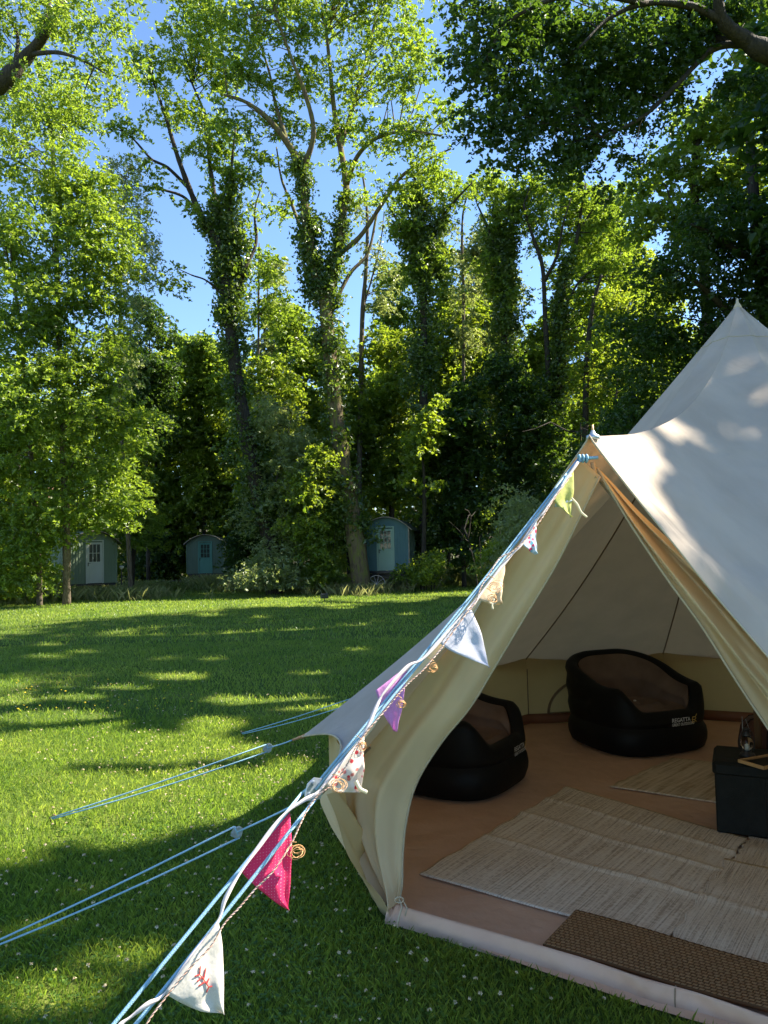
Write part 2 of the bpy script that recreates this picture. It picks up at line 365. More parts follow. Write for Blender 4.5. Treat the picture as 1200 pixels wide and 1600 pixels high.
def copy_tree(o, loc, rz, s, label):
    c = o.copy(); COL.objects.link(c); c.location = loc; c.rotation_euler = (0, 0, rz); c.scale = s; c['label'] = label
    for ch in list(o.children):
        k = ch.copy(); COL.objects.link(k); k.parent = c
    return c
# ------------------------------------------------------------------ ground
def groundmat():
    m, n, out = newmat('lawn_soil'); p = N(n, 'ShaderNodeBsdfPrincipled'); p.inputs['Roughness'].default_value = .95; p.inputs['Specular IOR Level'].default_value = .1
    c = ramp(n, noise(n, 1.3, 6), [(.3, (.06, .10, .015)), (.5, (.09, .14, .022)), (.68, (.16, .19, .04))])
    c2 = ramp(n, noise(n, 55, 3), [(.3, (.6, .6, .6)), (.7, (1.25, 1.25, 1.25))])
    mx = N(n, 'ShaderNodeMixRGB', blend_type='MULTIPLY'); mx.inputs[0].default_value = 1; n.links.new(c, mx.inputs[1]); n.links.new(c2, mx.inputs[2])
    n.links.new(mx.outputs[0], p.inputs['Base Color']); n.links.new(bump(n, noise(n, 40, 5), .9, .04), p.inputs['Normal'])
    n.links.new(p.outputs[0], out.inputs[0]); return m
GROUND = groundmat()
def gp(u, v):
    x = (u-.5)*2; y = (v-.5)*2; X = math.copysign(abs(x)**2.2, x)*400; Y = math.copysign(abs(y)**2.2, y)*400+8; return (X, Y, 0)
o = gridobj('ground', gp, 60, 60, GROUND, None, False); tag(o, kind='structure')
LITTER_SHADE = pmat('litter_and_deep_shade', [(.3, (.02, .022, .01)), (.6, (.05, .045, .022)), (.75, (.04, .06, .02))], 1.5, .95, .9, 8, .06)  # litter on the wood floor, dark deep-shade tone on the added slope
def hillf(u, v):
    x = (u-.5)*220; y = 62+v*80; z = -.5+ (1-math.exp(-v*3.2))*17*(.8+.25*math.sin(u*9+1)+.1*math.sin(u*23))
    return (x, y+4*math.sin(u*14), z)
o = gridobj('dark_backdrop_hill', hillf, 60, 12, LITTER_SHADE, None, True); tag(o, kind='structure')  # added slope, coloured dark to stand for deep shade between the trees
# woodland floor under the trees
def wf(u, v):
    x = (u-.5)*150; e = 34.6+1.2*math.sin(x*.5)+.8*math.sin(x*1.3+1)
    if -12.5 < x < -7: e = 41+.5*math.sin(x*3)
    if 1.5 < x < 5: e = 34+min(4, (x-1.5)*3)
    if x < -13: e = 31.5+.4*math.sin(x*2)
    if x > 9: e = 24
    return (x, e+v*(70-e), .006)
o = gridobj('woodland_floor', wf, 200, 6, LITTER_SHADE, None, False); tag(o, kind='structure')

def intent(P, m=0.03):
    """inside the floor plan of the bell tent"""
    v = P[:, :2]-CT[None, :2]; a = np.arctan2(v[:, 1], v[:, 0]); r = np.hypot(v[:, 0], v[:, 1])
    ok = np.zeros(len(P), bool)
    for i in range(len(SEAMS)):
        a0, a1 = SEAMS[i], SEAMS[(i+1) % len(SEAMS)]
        if a1 < a0: a1 += 2*PI
        am = (a0+a1)/2; h = (a1-a0)/2; d = (a-am+PI) % (2*PI)-PI
        ok |= (np.abs(d) <= h) & (r*np.cos(d) < RT*math.cos(h)+m+(.0 if i == 0 else 0))
    return ok
CT = np.array([2.16, 4.57, 0.]); RT = 2.52; WH = .47
SEAMS = [rad(a) for a in (210, 259, 289, 319, 349, 379, 409, 442, 471.5, 506, 538.5)]   # first pair bounds the doorway
SEAMS = [a % (2*PI) for a in SEAMS]
gr = np.random.default_rng(3)
def lawnpts(y0, y1, dens):
    n = int(dens*(y1**2-y0**2)*.5*1.25); y = np.sqrt(gr.uniform(y0**2, y1**2, n)); x = gr.uniform(-.56, .56, n)*y*1.1; P = np.stack([x, y, np.zeros(n)], 1)
    v = P[:, :2]-CT[None, :2]
    return P[~intent(P)]
def blades(P, h, wd, lean=.5, tint=None, r=gr, droop=False):
    n = len(P); h = h*r.uniform(.45, 1.35, n); a = r.uniform(0, 2*PI, n); L = r.uniform(.1, lean, n)*h
    D = np.stack([np.cos(a), np.sin(a), 0*a], 1); b = r.uniform(0, 2*PI, n); S = np.stack([np.cos(b), np.sin(b), 0*b], 1)*(wd/2*r.uniform(.6, 1.4, n))[:, None]
    Z = np.array([0, 0, 1.]); V = np.empty((n, 4, 3))
    V[:, 0] = P-S; V[:, 1] = P+S; V[:, 2] = P+S*.8+D*(L*.35)[:, None]+Z*(h*.6)[:, None]; V[:, 3] = P+D*L[:, None]+Z*(h*(.75 if droop else 1))[:, None]
    F4 = np.arange(n*4).reshape(n, 4)
    return V.reshape(-1, 3), F4[:, [0, 1, 2, 3]], (r.uniform(0, 1, n) if tint is None else tint)
def patch(P, s=1.1):
    return .5+.5*np.sin(P[:, 0]*2.1*s+np.sin(P[:, 1]*1.7*s)*1.4)*np.sin(P[:, 1]*1.3*s+1.1+np.sin(P[:, 0]*.9*s))
LA = []; 
for y0, y1, dn, hh, ww in ((1.9, 4.2, 9000, .034, .0032), (4.2, 7.5, 3600, .036, .0045), (7.5, 14, 900, .042, .008), (14, 36, 150, .06, .017)):
    P = lawnpts(y0, y1, dn); LA.append(blades(P, hh, ww, .9, np.clip(patch(P)*.4+patch(P, .37)*.25+gr.uniform(0, .65, len(P))**1.2-.1, 0, 1)))
def merge(L):
    V = []; Fc = []; T = []; b = 0
    for v, f, t in L: V.append(v); Fc.append(f+b); T.append(t); b += len(v)
    return np.vstack(V), np.vstack(Fc), np.concatenate(T)
V, Fc, T = merge(LA); o = link('grass', npmesh('grass', V, Fc, L_GRS, False, T)); tag(o, 'short mown green grass of the lawn', 'grass', kind='stuff')
# clover leaves: three small round leaflets lying nearly flat
P = np.vstack([lawnpts(1.9, 4.5, 1500), lawnpts(4.5, 8, 350)]); P = P[patch(P, .8)+gr.uniform(-.3, .3, len(P)) > .45]
L = []
for k in range(3):
    n = len(P); a = gr.uniform(0, 2*PI, n) if k == 0 else a+2*PI/3; s = gr.uniform(.005, .010, n) if k == 0 else s; zz = gr.uniform(.012, .036, n) if k == 0 else zz
    D = np.stack([np.cos(a), np.sin(a), .25+0*a], 1)*s[:, None]; S = np.stack([-np.sin(a), np.cos(a), 0*a], 1)*s[:, None]*.62
    C = P.copy(); C[:, 2] = zz; V = np.empty((n, 4, 3)); V[:, 0] = C; V[:, 1] = C+D*.7+S; V[:, 2] = C+D*1.25; V[:, 3] = C+D*.7-S
    L.append((V.reshape(-1, 3), np.arange(n*4).reshape(n, 4), gr.uniform(0, 1, n)))
V, Fc, T = merge(L); o = link('clover', npmesh('clover', V, Fc, L_CLV, False, T)); tag(o, 'low clover leaves growing among the lawn grass', 'clover', kind='stuff')
# clover heads
def flowermat(name, a, b):
    m, n, out = newmat(name); at_ = N(n, 'ShaderNodeAttribute', attribute_name='tint'); p = N(n, 'ShaderNodeBsdfPrincipled'); p.inputs['Roughness'].default_value = .8
    n.links.new(ramp(n, at_.outputs['Fac'], [(0, a), (1, b)]), p.inputs['Base Color']); n.links.new(p.outputs[0], out.inputs[0]); return m
FLW = flowermat('clover_flower', (.40, .28, .13), (.72, .62, .42)); FLY = flowermat('buttercup_petal', (.75, .5, .02), (.85, .68, .04))
def heads(P, s, z):
    n = len(P); s = s*gr.uniform(.5, 1.3, n); C = P.copy(); C[:, 2] = z*gr.uniform(.7, 1.4, n)
    L = []
    for k in range(14):
        d = gr.normal(size=(n, 3)); d[:, 2] = np.abs(d[:, 2])*.9; d /= np.linalg.norm(d, axis=1)[:, None]; u = np.cross(d, gr.normal(size=(n, 3))); u /= np.linalg.norm(u, axis=1)[:, None]; q = np.cross(d, u)
        c = C+d*s[:, None]*.55; V = np.empty((n, 4, 3)); ss = s[:, None]*.42
        V[:, 0] = c-u*ss; V[:, 1] = c+q*ss*.6; V[:, 2] = c+u*ss+d*ss; V[:, 3] = c-q*ss*.6
        L.append((V.reshape(-1, 3), np.arange(n*4).reshape(n, 4), gr.uniform(0, 1, n)))
    return L
P = np.vstack([lawnpts(1.9, 6.2, 100), lawnpts(6.2, 9.5, 40), lawnpts(9.5, 20, 3)])
P = P[(P[:, 0] < .35*P[:, 1]-.2)]; P = P[patch(P, .6)+gr.uniform(-.4, .4, len(P)) > (.35+.02*P[:, 1])]
L = heads(P, .0085, .042)
V, Fc, T = merge(L); o = link('clover_flowers', npmesh('clover_flowers', V, Fc, FLW, False, T)); tag(o, 'small white clover flower heads dotted over the lawn', 'clover flowers', kind='stuff')
n = 70; P = np.array([gz(gr.uniform(0, 300), gr.uniform(1065, 1120)) for _ in range(n)]); L = heads(P, .011, .06); V, Fc, T = merge(L)
o = link('buttercups', npmesh('buttercups', V, Fc, FLY, False, T)); tag(o, 'small yellow buttercups in the lawn at the left', 'buttercups', kind='stuff')
# long seeding grass round the trunks and along the wood's edge
L = []
def tuft(px, py, rx, ry, n, h, wd, t0=.3, t1=1):
    c = [gz(px+rx*gr.normal()*.5, py+ry*gr.normal()*.5) for _ in range(n)]; P = np.array(c)
    ix = np.repeat(np.arange(n), 9); Q = P[ix]+gr.normal(0, .12, (n*9, 3)); Q[:, 2] = 0
    L.append(blades(Q, h, wd, 1.1, gr.uniform(t0, t1, len(Q))))
tuft(560, 917, 90, 7, 900, .45, .014); tuft(520, 924, 70, 6, 700, .35, .014); tuft(420, 920, 90, 7, 700, .4, .014, 0, .6); tuft(610, 912, 40, 6, 300, .5, .014)
tuft(345, 917, 40, 5, 320, .5, .015, .1, .8); tuft(100, 934, 130, 5, 1100, .4, .014, .1, .9); tuft(20, 938, 50, 6, 500, .5, .014, 0, .5); tuft(650, 905, 50, 4, 300, .4, .014, .0, .5)
tuft(720, 908, 50, 8, 400, .6, .016, .1, .8); tuft(240, 921, 60, 4, 260, .35, .014, 0, .5); tuft(480, 900, 40, 6, 260, .6, .015, .1, .7)
V, Fc, T = merge(L); o = link('long_grass', npmesh('long_grass', V, Fc, L_STR, False, T)); tag(o, 'long pale seeding grass along the edge of the wood', 'long grass', kind='stuff')

# ------------------------------------------------------------------ bell tent
tent = empty('bell_tent', tuple(CT)); tag(tent, 'large cream canvas bell tent with its doorway tied open', 'tent')
def W(o):   # world-built mesh into the tent's frame
    o.data.transform(Matrix.Translation(-CT)) if o.type == 'MESH' else None; return o
def pol(a, r, z): return CT+np.array([math.cos(a)*r, math.sin(a)*r, z])
APEX = CT+np.array([0, 0, 3.0]); RE = 2.68
def seamcurve(t, pull=1.0):      # radius, height from apex (t=0) to eave tip (t=1)
    r = RE*pull*t; z = 3.0-(3.0-WH)*t-.17*math.sin(PI*min(1, t))**1.0*(1 if t < 1 else 0)
    return r, z
def panel(i, nu=18, nv=30):
    a0 = SEAMS[i]; a1 = SEAMS[(i+1) % len(SEAMS)]
    if a1 < a0: a1 += 2*PI
    def P(u, v):
        r, z = seamcurve(v); p0 = pol(a0, r, z); p1 = pol(a1, r, z)
        if i == len(SEAMS)-1:     # beside the doorway the corner is pulled out by its own rope
            p1 = door_seam_l(v)
        if i == 1: p0 = door_seam_r(v)
        p = p0*(1-u)+p1*u; s = 4*u*(1-u); am = a0*(1-u)+a1*u
        c = np.array([math.cos(am), math.sin(am), 0])
        p = p-c*.05*s*v + np.array([0, 0, -.035*s*math.sin(PI*v)])
        # scalloped hem
        if v > .93: k = ((v-.93)/.07)**2; p = p-c*.10*s*k+np.array([0, 0, .085*s*k])
        e = min(u, 1-u); p = p+np.array([0, 0, .006*math.sin(e*60)*math.exp(-e*14)*v])
        p = p+c*.006*math.sin(9*u+17*v)*s
        return p
    return P
HLc = at(502, 1236, 3.16); HRc = pol(rad(259), 2.9, .55)
def bez(p0, p1, sag, t): p = p0*(1-t)+p1*t; return p+np.array([0, 0, -sag*math.sin(PI*t)])
def door_seam_l(t):
    return bez(APEX, HLc, .17, t)
def door_seam_r(t):
    return bez(APEX, HRc, .17, t)
RID = smoothline([(0, 3.0), (.46, 2.61), (.96, 2.32), (1.45, 2.125), (1.95, 2.0), (2.32, 1.945), (2.50, 1.925)], 12)
PKA = rad(234)
def ridge(t):
    q = t*(len(RID)-1); i = int(min(q, len(RID)-2)); k = q-i; r, z = RID[i]*(1-k)+RID[i+1]*k; return pol(PKA, r, z)
# arc-length-ish: RID is sampled per control point, which suits the sag
def hood(u, v):      # u: 0 left seam, .5 ridge, 1 right seam
    rd = ridge(v)
    if u < .5: s = door_seam_l(v); k = 1-u*2
    else: s = door_seam_r(v); k = (u-.5)*2
    round_ = .10*(1-v)+.03
    kk = math.sqrt(k*k+round_*round_)-round_; kk /= (math.sqrt(1+round_*round_)-round_)
    p = rd*(1-kk)+s*kk
    sg = math.sin(PI*k); nrm = np.array([0, 0, -1.0])
    side = 1 if u > .5 else -1
    p = p+nrm*(.085*sg*v*(1-.35*v))
    # hem: edge turned slightly and creases running down from the peak
    if v > .45:
        q = (v-.45)/.55
        p = p+np.array([-.50, -.72, .48])*(q**1.6)*(.026*math.sin(k*13+v*24)+.018*math.sin(k*7-v*31+2)+.008*math.sin(k*41+v*55))*sg
        for vc, am in ((.90, .020), (.955, .012), (.82, .012)):
            p = p+np.array([-.45, -.62, .64])*am*math.exp(-((v-vc-.035*math.sin(k*5+vc*9))/.013)**2)*sg*(1-.45*k)
    if side > 0: p = p+np.array([0, 0, -.05])*sg*max(0, v-.7)/.3
    return p
_uv = [(a, b) for a in np.linspace(0, 1, 61) for b in np.linspace(.05, 1, 60)]; _hp = np.array([hood(a, b) for a, b in _uv]); _hx, _hy, _hd = projv(_hp)
for _x, _y, _a, _b in PT:
    q = _hp[np.argmin((_hx-_x)**2+(_hy-_y)**2+np.where(np.array([u_[0] for u_ in _uv]) < .5, 1e5, 0))]; TL.append((q-SUN*(q[2]/SUN[2]), _a, _b))
HOODE = clothmat('canvas_hood', (.70, .62, .52), .20, (.60, .47, .30), wr=2.5, wrs=.4, wrd=.03)
roofparts = []
VV, FF = [], []
def addgrid(Pf, nu, nv):
    V, Fc, _ = grid(Pf, nu, nv); b = len(VV); VV.extend(V); FF.extend([tuple(i+b for i in f) for f in Fc])
for i in range(1, len(SEAMS)): addgrid(panel(i), 20, 30)
addgrid(hood, 90, 80)
me = npmesh('roof', np.array(VV)-CT, np.array(FF), CANVAS, True); roof = link('roof', me, tent)
# cap at the apex, seams outside, hem tape
mb = MB(); ringp = []
def atz(fn, z):
    lo, hi = 0.0, .6
    for _ in range(18):
        m_ = (lo+hi)/2
        if fn(m_)[2] > z: lo = m_
        else: hi = m_
    return fn(lo)
for i in range(len(SEAMS)):
    k_ = 16 if i == 0 else 6
    for u in np.linspace(0, 1, k_, endpoint=False):
        q = atz((lambda v: hood(u, v)) if i == 0 else (lambda v: panel(i)(u, v)), 2.74); d_ = q-CT; d_[2] = 0; ringp.append(q+d_/np.linalg.norm(d_)*.002)
mb.tube([q-CT for q in ringp+[ringp[0]]], .0022, 5); mb.obj('cap_seam', HEMM, tent, True)
mb = MB(); mb.lathe([(.028, 2.965), (.02, 2.99), (.008, 3.01), (.006, 3.035)], (0, 0, 0), 12); mb.obj('pole_tip', HEMM, tent, True)
mb = MB()
for i, a in enumerate(SEAMS[1:]+[SEAMS[0]]):
    if a in (SEAMS[0],): pts = [door_seam_l(t) for t in np.linspace(.02, 1, 26)]
    elif a == SEAMS[1]: pts = [door_seam_r(t) for t in np.linspace(.02, 1, 26)]
    else: pts = [pol(a, *seamcurve(t)) for t in np.linspace(.02, 1, 26)]
    mb.tube([p-CT+np.array([0, 0, -.012]) for p in pts], .0055, 5); mb.obj('roof_seam', SEAM, tent, True); mb = MB()
# hood hem tape (doubled canvas along the edge)
mb = MB(); hp = [hood(u, 1.0)-CT for u in np.linspace(0, 1, 81)]; mb.tube(hp, .0032, 6); mb.obj('hood_hem', HEMM, tent, True)
mb = MB(); 
for i in range(1, len(SEAMS)):
    pf = panel(i); mb.tube([pf(u, 1.0)-CT for u in np.linspace(0, 1, 21)], .006, 6); mb.obj('roof_hem', HEMM, tent, True); mb = MB()
# walls
VV, FF = [], []
for i in range(1, len(SEAMS)):
    a0 = SEAMS[i]; a1 = SEAMS[(i+1) % len(SEAMS)]
    if a1 < a0: a1 += 2*PI
    last = i == len(SEAMS)-1
    def wl(u, v):
        p = pol(a0, RT, 0)*(1-u)+pol(a1, RT, 0)*u; am = (a0+a1)/2; c = np.array([math.cos(am), math.sin(am), 0])
        top = pol(a0, RT+.0, WH+.115)*(1-u)+pol(a1, RT+.0, WH+.115)*u
        if last: 
            k = u**1.3; top = top*(1-k)+(HLc+np.array([.02, .02, -.02]))*k
        q = p*(1-v)+top*v
        f = .010*math.sin(u*26+v*3)*math.sin(PI*u)
        if last: f = (.030*math.sin(u*24-v*5)+.018*math.sin(u*47+2-v*8))*min(1, u*2)*(.25+.75*math.sin(PI*min(1, v*.9+.05)))
        return q+c*(f-.012*4*u*(1-u)*math.sin(PI*v))
    addgrid(wl, 50 if last else 16, 24 if last else 6)
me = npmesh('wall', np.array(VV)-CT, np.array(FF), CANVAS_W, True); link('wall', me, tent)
for a in SEAMS[2:]:
    mb = MB(); mb.tube([pol(a, RT-.012, z)-CT for z in np.linspace(.05, WH+.02, 4)], .005, 5); mb.obj('wall_seam', SEAM, tent, True)
# arched wall window with its rolled zip flap, seen inside at the back
def wallpt(i, u, z, off=-.014):
    a0 = SEAMS[i]; a1 = SEAMS[(i+1) % len(SEAMS)]
    if a1 < a0: a1 += 2*PI
    p = pol(a0, RT, z)*(1-u)+pol(a1, RT, z)*u; am = (a0+a1)/2; return p+np.array([math.cos(am), math.sin(am), 0])*off-CT
wi = 7   # panel between 82 and 111.5 degrees
mb = MB(); arc = [wallpt(wi, .50-.36*math.cos(t), .10+.31*math.sin(t), -.03) for t in np.linspace(0, PI, 24)]
mb.tube(arc, .012, 6); mb.obj('wall_window', SEAM, tent, True); mb = MB(); mb.tube([wallpt(wi, u, .10, -.03) for u in (.14, .5, .86)], .006, 5)
mb.obj('window_zip', SEAM, tent, True)
mb = MB(); mb.tube([wallpt(wi, .5, .04, -.04), wallpt(wi, .5, .15, -.05), wallpt(wi, .515, .2, -.05), wallpt(wi, .53, .15, -.05), wallpt(wi, .5, .09, -.05)], .004, 5); mb.obj('window_tie', SEAM, tent, True)
# groundsheet with upstand, sill at the doorway
V = [CT+np.array([0, 0, .012])]; mb = MB()
rim = []
for i, a in enumerate(SEAMS):
    a1 = SEAMS[(i+1) % len(SEAMS)]; a1 = a1+2*PI if a1 < a else a1
    for u in np.linspace(0, 1, 12, endpoint=False):
        p = pol(a, RT-.03, .012)*(1-u)+pol(a1, RT-.03, .012)*u
        if i == 0: c = np.array([math.cos(PKA), math.sin(PKA), 0]); p = p+c*.0+c*.05*(1-abs(2*u-1))
        rim.append(p)
n = len(rim); C0 = CT+np.array([0, 0, .012]); VV = []; FF = []
rings = [.0, .25, .5, .75, .9, 1.0]
for q in rings[1:]:
    for p in rim: VV.append(C0*(1-q)+p*q+np.array([0, 0, .004*math.sin(p[0]*9*q)*math.sin(p[1]*7*q)]))
for k in range(len(rings)-2):
    for j in range(n): FF.append((k*n+j, k*n+(j+1) % n, (k+1)*n+(j+1) % n, (k+1)*n+j))
VV.append(C0); c0 = len(VV)-1; base = (len(rings)-2)*n
mbf = MB(); mbf.add([v-CT for v in VV], FF+[(c0, (j+1) % n, j) for j in range(n)]); mbf.obj('groundsheet', PVC, tent, True)
mb = MB(); 
V = []; Fc = []
m = n-12
idx = list(range(12, n))+[0]
for j in idx: p = rim[j]-CT; d = p/np.linalg.norm(p); V += [p+d*.0, p+d*.012+np.array([0, 0, .085])]
for k in range(len(idx)-1): Fc.append((2*k, 2*k+2, 2*k+3, 2*k+1))
mb.add(V, Fc); o = mb.obj('groundsheet_edge', pmat('groundsheet_skirting', [(.3, (.22, .09, .04)), (.7, (.28, .12, .06))], 5, .6, .2, 9, .01), tent, True)
s = o.modifiers.new('s', 'SOLIDIFY'); s.thickness = .004
SILT = [(612, 1408), (640, 1418), (785, 1459), (900, 1492), (1000, 1525), (1100, 1553), (1200, 1588), (1330, 1640), (1480, 1700), (1560, 1735)]
SILB = [(600, 1443), (630, 1450), (750, 1487), (880, 1524), (1000, 1563), (1100, 1590), (1200, 1622), (1330, 1672), (1480, 1735), (1565, 1765)]
ST = smoothline([gz(x, y, .075) for x, y in SILT], 8); SB = smoothline([gz(x, y, .0) for x, y in SILB], 8)
def silf(u, v):
    q = u*(len(ST)-1); i = int(min(q, len(ST)-2)); k = q-i; a = SB[i]*(1-k)+SB[i+1]*k; b = ST[i]*(1-k)+ST[i+1]*k
    inn = np.array([.55, .80, 0])
    if v < .6: t = v/.6; p = a*(1-t)+b*t+np.array([-.55, -.8, 0])*.004*math.sin(PI*t)
    else:
        t = (v-.6)/.4; p = b+inn*.09*t+np.array([0, 0, -.062*t**.8])
    f = .010*math.sin(u*41+v*4)*math.sin(PI*min(1, v*1.2))+.005*math.sin(u*97+v*6)*math.sin(PI*v)+.004*math.sin(u*190-v*5)*math.sin(PI*min(1, v*1.5))*(.5+.5*math.sin(u*17))
    return p+np.array([-.4, -.6, .35])*f-CT
gridobj('door_sill', silf, 150, 12, PVC_L, tent)
mb = MB(); mb.tube([silf(.505, v)+np.array([0, 0, .003]) for v in np.linspace(0, 1, 9)], .003, 4); mb.obj('sill_seam', SEAM, tent)
# doorway: the two door flaps, drawn aside
DL = pol(SEAMS[0], RT, 0); PK = ridge(1.0); DR = pol(SEAMS[1], RT, 0)
dn = np.cross(DR-DL, PK-DL); dn /= np.linalg.norm(dn)
if dn[1] > 0: dn = -dn
def onplane(px, py, off=0.0):
    d = ray(px, py); P0 = DL+dn*off; return O+d*(((P0-O)@dn)/(d@dn))
def curve_px(lst, off): return smoothline([onplane(x, y, o if len(lst[0]) > 2 else off) for x, y, *r in lst for o in [(r[0] if r else off)]], 10)
def samp(Cv, t):
    q = t*(len(Cv)-1); i = int(min(q, len(Cv)-2)); k = q-i; return Cv[i]*(1-k)+Cv[i+1]*k
LO = curve_px([(906, 716), (868, 772), (812, 842), (752, 915), (690, 985), (625, 1068), (560, 1150), (503, 1232), (512, 1280), (545, 1335), (585, 1395), (612, 1418)], -.02)
LI = curve_px([(938, 744), (905, 812), (868, 885), (820, 965), (775, 1040), (735, 1105), (690, 1160), (652, 1222), (636, 1280), (630, 1335), (629, 1380), (624, 1408)], -.06)
def lflap(u, v):
    a = samp(LO, v); b = samp(LI, v); p = a*(1-u)+b*u; k = min(1, v*2.2); env = math.sin(PI*u)**.8
    low = max(0, (v-.55)/.45)
    f = .030*math.sin(u*7+v*3)*env*k+.010*math.sin(u*19-v*9)*env*k
    f += low*env*(.034*math.sin(u*22+v*6)+.012*math.sin(u*45+v*11))
    f += .03*env*math.sin(PI*v)
    return p+dn*f-CT
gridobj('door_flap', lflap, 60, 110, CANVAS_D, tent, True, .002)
RI = curve_px([(934, 732), (946, 752), (985, 818), (1040, 900), (1098, 980), (1150, 1062), (1200, 1137), (1290, 1270), (1400, 1440), (1500, 1600), (1575, 1716)], -.07)
RO = curve_px([(915, 716), (945, 745), (1000, 806), (1070, 872), (1140, 934), (1210, 996), (1290, 1070), (1420, 1200), (1560, 1340), (1680, 1470), (1700, 1600)], -.075)
def rflap(u, v):
    a = samp(RO, v); b = samp(RI, v); p = a*(1-u)+b*u; k = min(1, v*3); env = math.sin(PI*min(1, u*.92+.08))**.8
    f = k*env*(.050*math.sin(u*11+v*2.5)+.018*math.sin(u*26-v*7)+.006*math.sin(u*50+v*13))
    f -= .05*(1-u)*k
    return p+dn*f-CT
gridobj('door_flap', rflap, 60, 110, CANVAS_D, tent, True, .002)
# zip tape along each door edge
mb = MB(); mb.tube([lflap(1, v)+dn*.002 for v in np.linspace(.0, 1, 60)], .0045, 5); mb.obj('door_zip', HEMM, tent, True); mb = MB(); mb.tube([rflap(1, v)+dn*.002 for v in np.linspace(0, 1, 60)], .0045, 5); mb.obj('door_zip', HEMM, tent, True)
# the little ties at the door corner and the peak toggle
mb = MB(); c = onplane(624, 1404, .03)-CT
mb.tube([c+np.array([0, 0, .0]), c+np.array([.01, -.01, -.03]), c+np.array([-.005, -.02, -.07]), c+np.array([-.01, -.02, -.105])], .004, 5)
mb.tube([c+np.array([0.01, 0, .0]), c+np.array([.03, -.015, -.03]), c+np.array([.022, -.02, -.06])], .003, 5)
mb.tube([c+np.array([.018*math.cos(t), -.012, .012*math.sin(t)]) for t in np.linspace(0, 6.3, 12)], .003, 5)
mb.obj('door_tie', HEMM, tent, True)
mb = MB(); q = onplane(926, 722, -.06)-CT; mb.tube([q, q+np.array([.004, 0, -.03]), q+np.array([.008, 0, -.055])], .008, 6); mb.obj('toggle_loop', HEMM, tent, True)
# A-frame over the doorway and centre pole
mb = MB(); pk = pol(PKA, 2.44, 1.90)
fp = [onplane(x, y, -.15)-CT for x, y in ((930, 738), (998, 822), (1135, 985), (1350, 1260), (1590, 1600))]; mb.tube(smoothline(fp, 4), .012, 8); mb.obj('door_frame_pole', STEEL, tent, True)
mb = MB(); fp = [onplane(x, y, -.10)-CT for x, y in ((915, 745), (800, 930), (700, 1105), (610, 1250), (595, 1330), (598, 1395))]; mb.tube(smoothline(fp, 4), .012, 8)
mb.obj('door_frame_pole', STEEL, tent, True)
mb = MB(); mb.tube([(0, 0, .015), (0, 0, 2.97)], .019, 12); mb.obj('centre_pole', WOODD, tent, True)
mb = MB(); sp = pol(PKA, 2.47, 1.92)-CT; mb.tube([sp, sp+np.array([0, 0, .045])], .004, 6); mb.obj('frame_spike', COPPER, tent, True)
mb = MB(); mb.lathe([(.024, 0), (.022, .012), (.010, .018), (.006, .03)], sp+np.array([0, 0, -.004]), 10); mb.obj('spike_collar', STEEL, tent, True)
# guy ropes with their sliders and pegs
def slider(p, d, s, parent):
    """flat three-hole runner: triangle plate with studs"""
    d = d/np.linalg.norm(d); up = np.array([0, 0, 1.]); sd = np.cross(d, up); sd /= np.linalg.norm(sd); n2 = np.cross(sd, d)
    mb = MB(); out = [(-.9, .10), (-.55, .62), (.1, .72), (.75, .30), (.95, -.05), (.6, -.5), (.1, -.85), (-.35, -.7), (-.7, -.25)]
    V = []
    for t in (-.07, .07):
        for a, b in out: V.append(p+(d*a+n2*b+sd*t)*s)
    k = len(out); Fc = [tuple(range(k-1, -1, -1)), tuple(range(k, 2*k))]+[(i, (i+1) % k, k+(i+1) % k, k+i) for i in range(k)]
    mb.add([v-CT for v in V], Fc)
    for a, b in ((.5, .1), (-.25, .45), (-.05, -.5)):
        c = p+(d*a+n2*b)*s-CT; mb.tube([c-sd*.22*s, c+sd*.22*s], .14*s, 10)
    return mb.obj('slider', STEEL, parent)
def guy(A, slp, peg, r=.0042, gap=.035, name='guy_rope', lab=None, ext=True, ss=.035):
    """rope from eave A to slider, then a doubled loop to the peg"""
    mb = MB(); A, slp, peg = map(np.array, (A, slp, peg)); d = peg-slp; d = d/np.linalg.norm(d); up = np.array([0, 0, 1.]); sd = np.cross(d, up); sd /= np.linalg.norm(sd); n2 = np.cross(sd, d)
    def sagl(a, b, s, k=7): return [a*(1-t)+b*t+up*(-s*math.sin(PI*t)) for t in np.linspace(0, 1, k)]
    mb.tube([q-CT for q in sagl(A, slp, .004)], r, 6)
    mb.tube([q-CT for q in sagl(slp+n2*gap*.6, peg+n2*gap*.12+up*.03, .008)], r, 6)
    mb.tube([q-CT for q in sagl(slp-n2*gap*.6, peg-n2*gap*.12+up*.03, .014)], r, 6)
    mb.tube([slp+n2*gap*.6-CT, slp+d*-.0-CT+sd*.0, slp-n2*gap*.6-CT], r, 6)
    o = mb.obj(name, ROPE, tent, True)
    if lab: o['label'] = lab
    slider(slp, d, ss, o)
    mb = MB(); mb.tube([peg+np.array([0, 0, -.1])+d*-.03-CT, peg+up*.04+d*.01-CT, peg+up*.048-CT-d*.015, peg+up*.035-CT-d*.03], .004, 6); mb.obj('tent_peg', IRON, o, True)
    return o
e178 = pol(SEAMS[10], RE, WH)
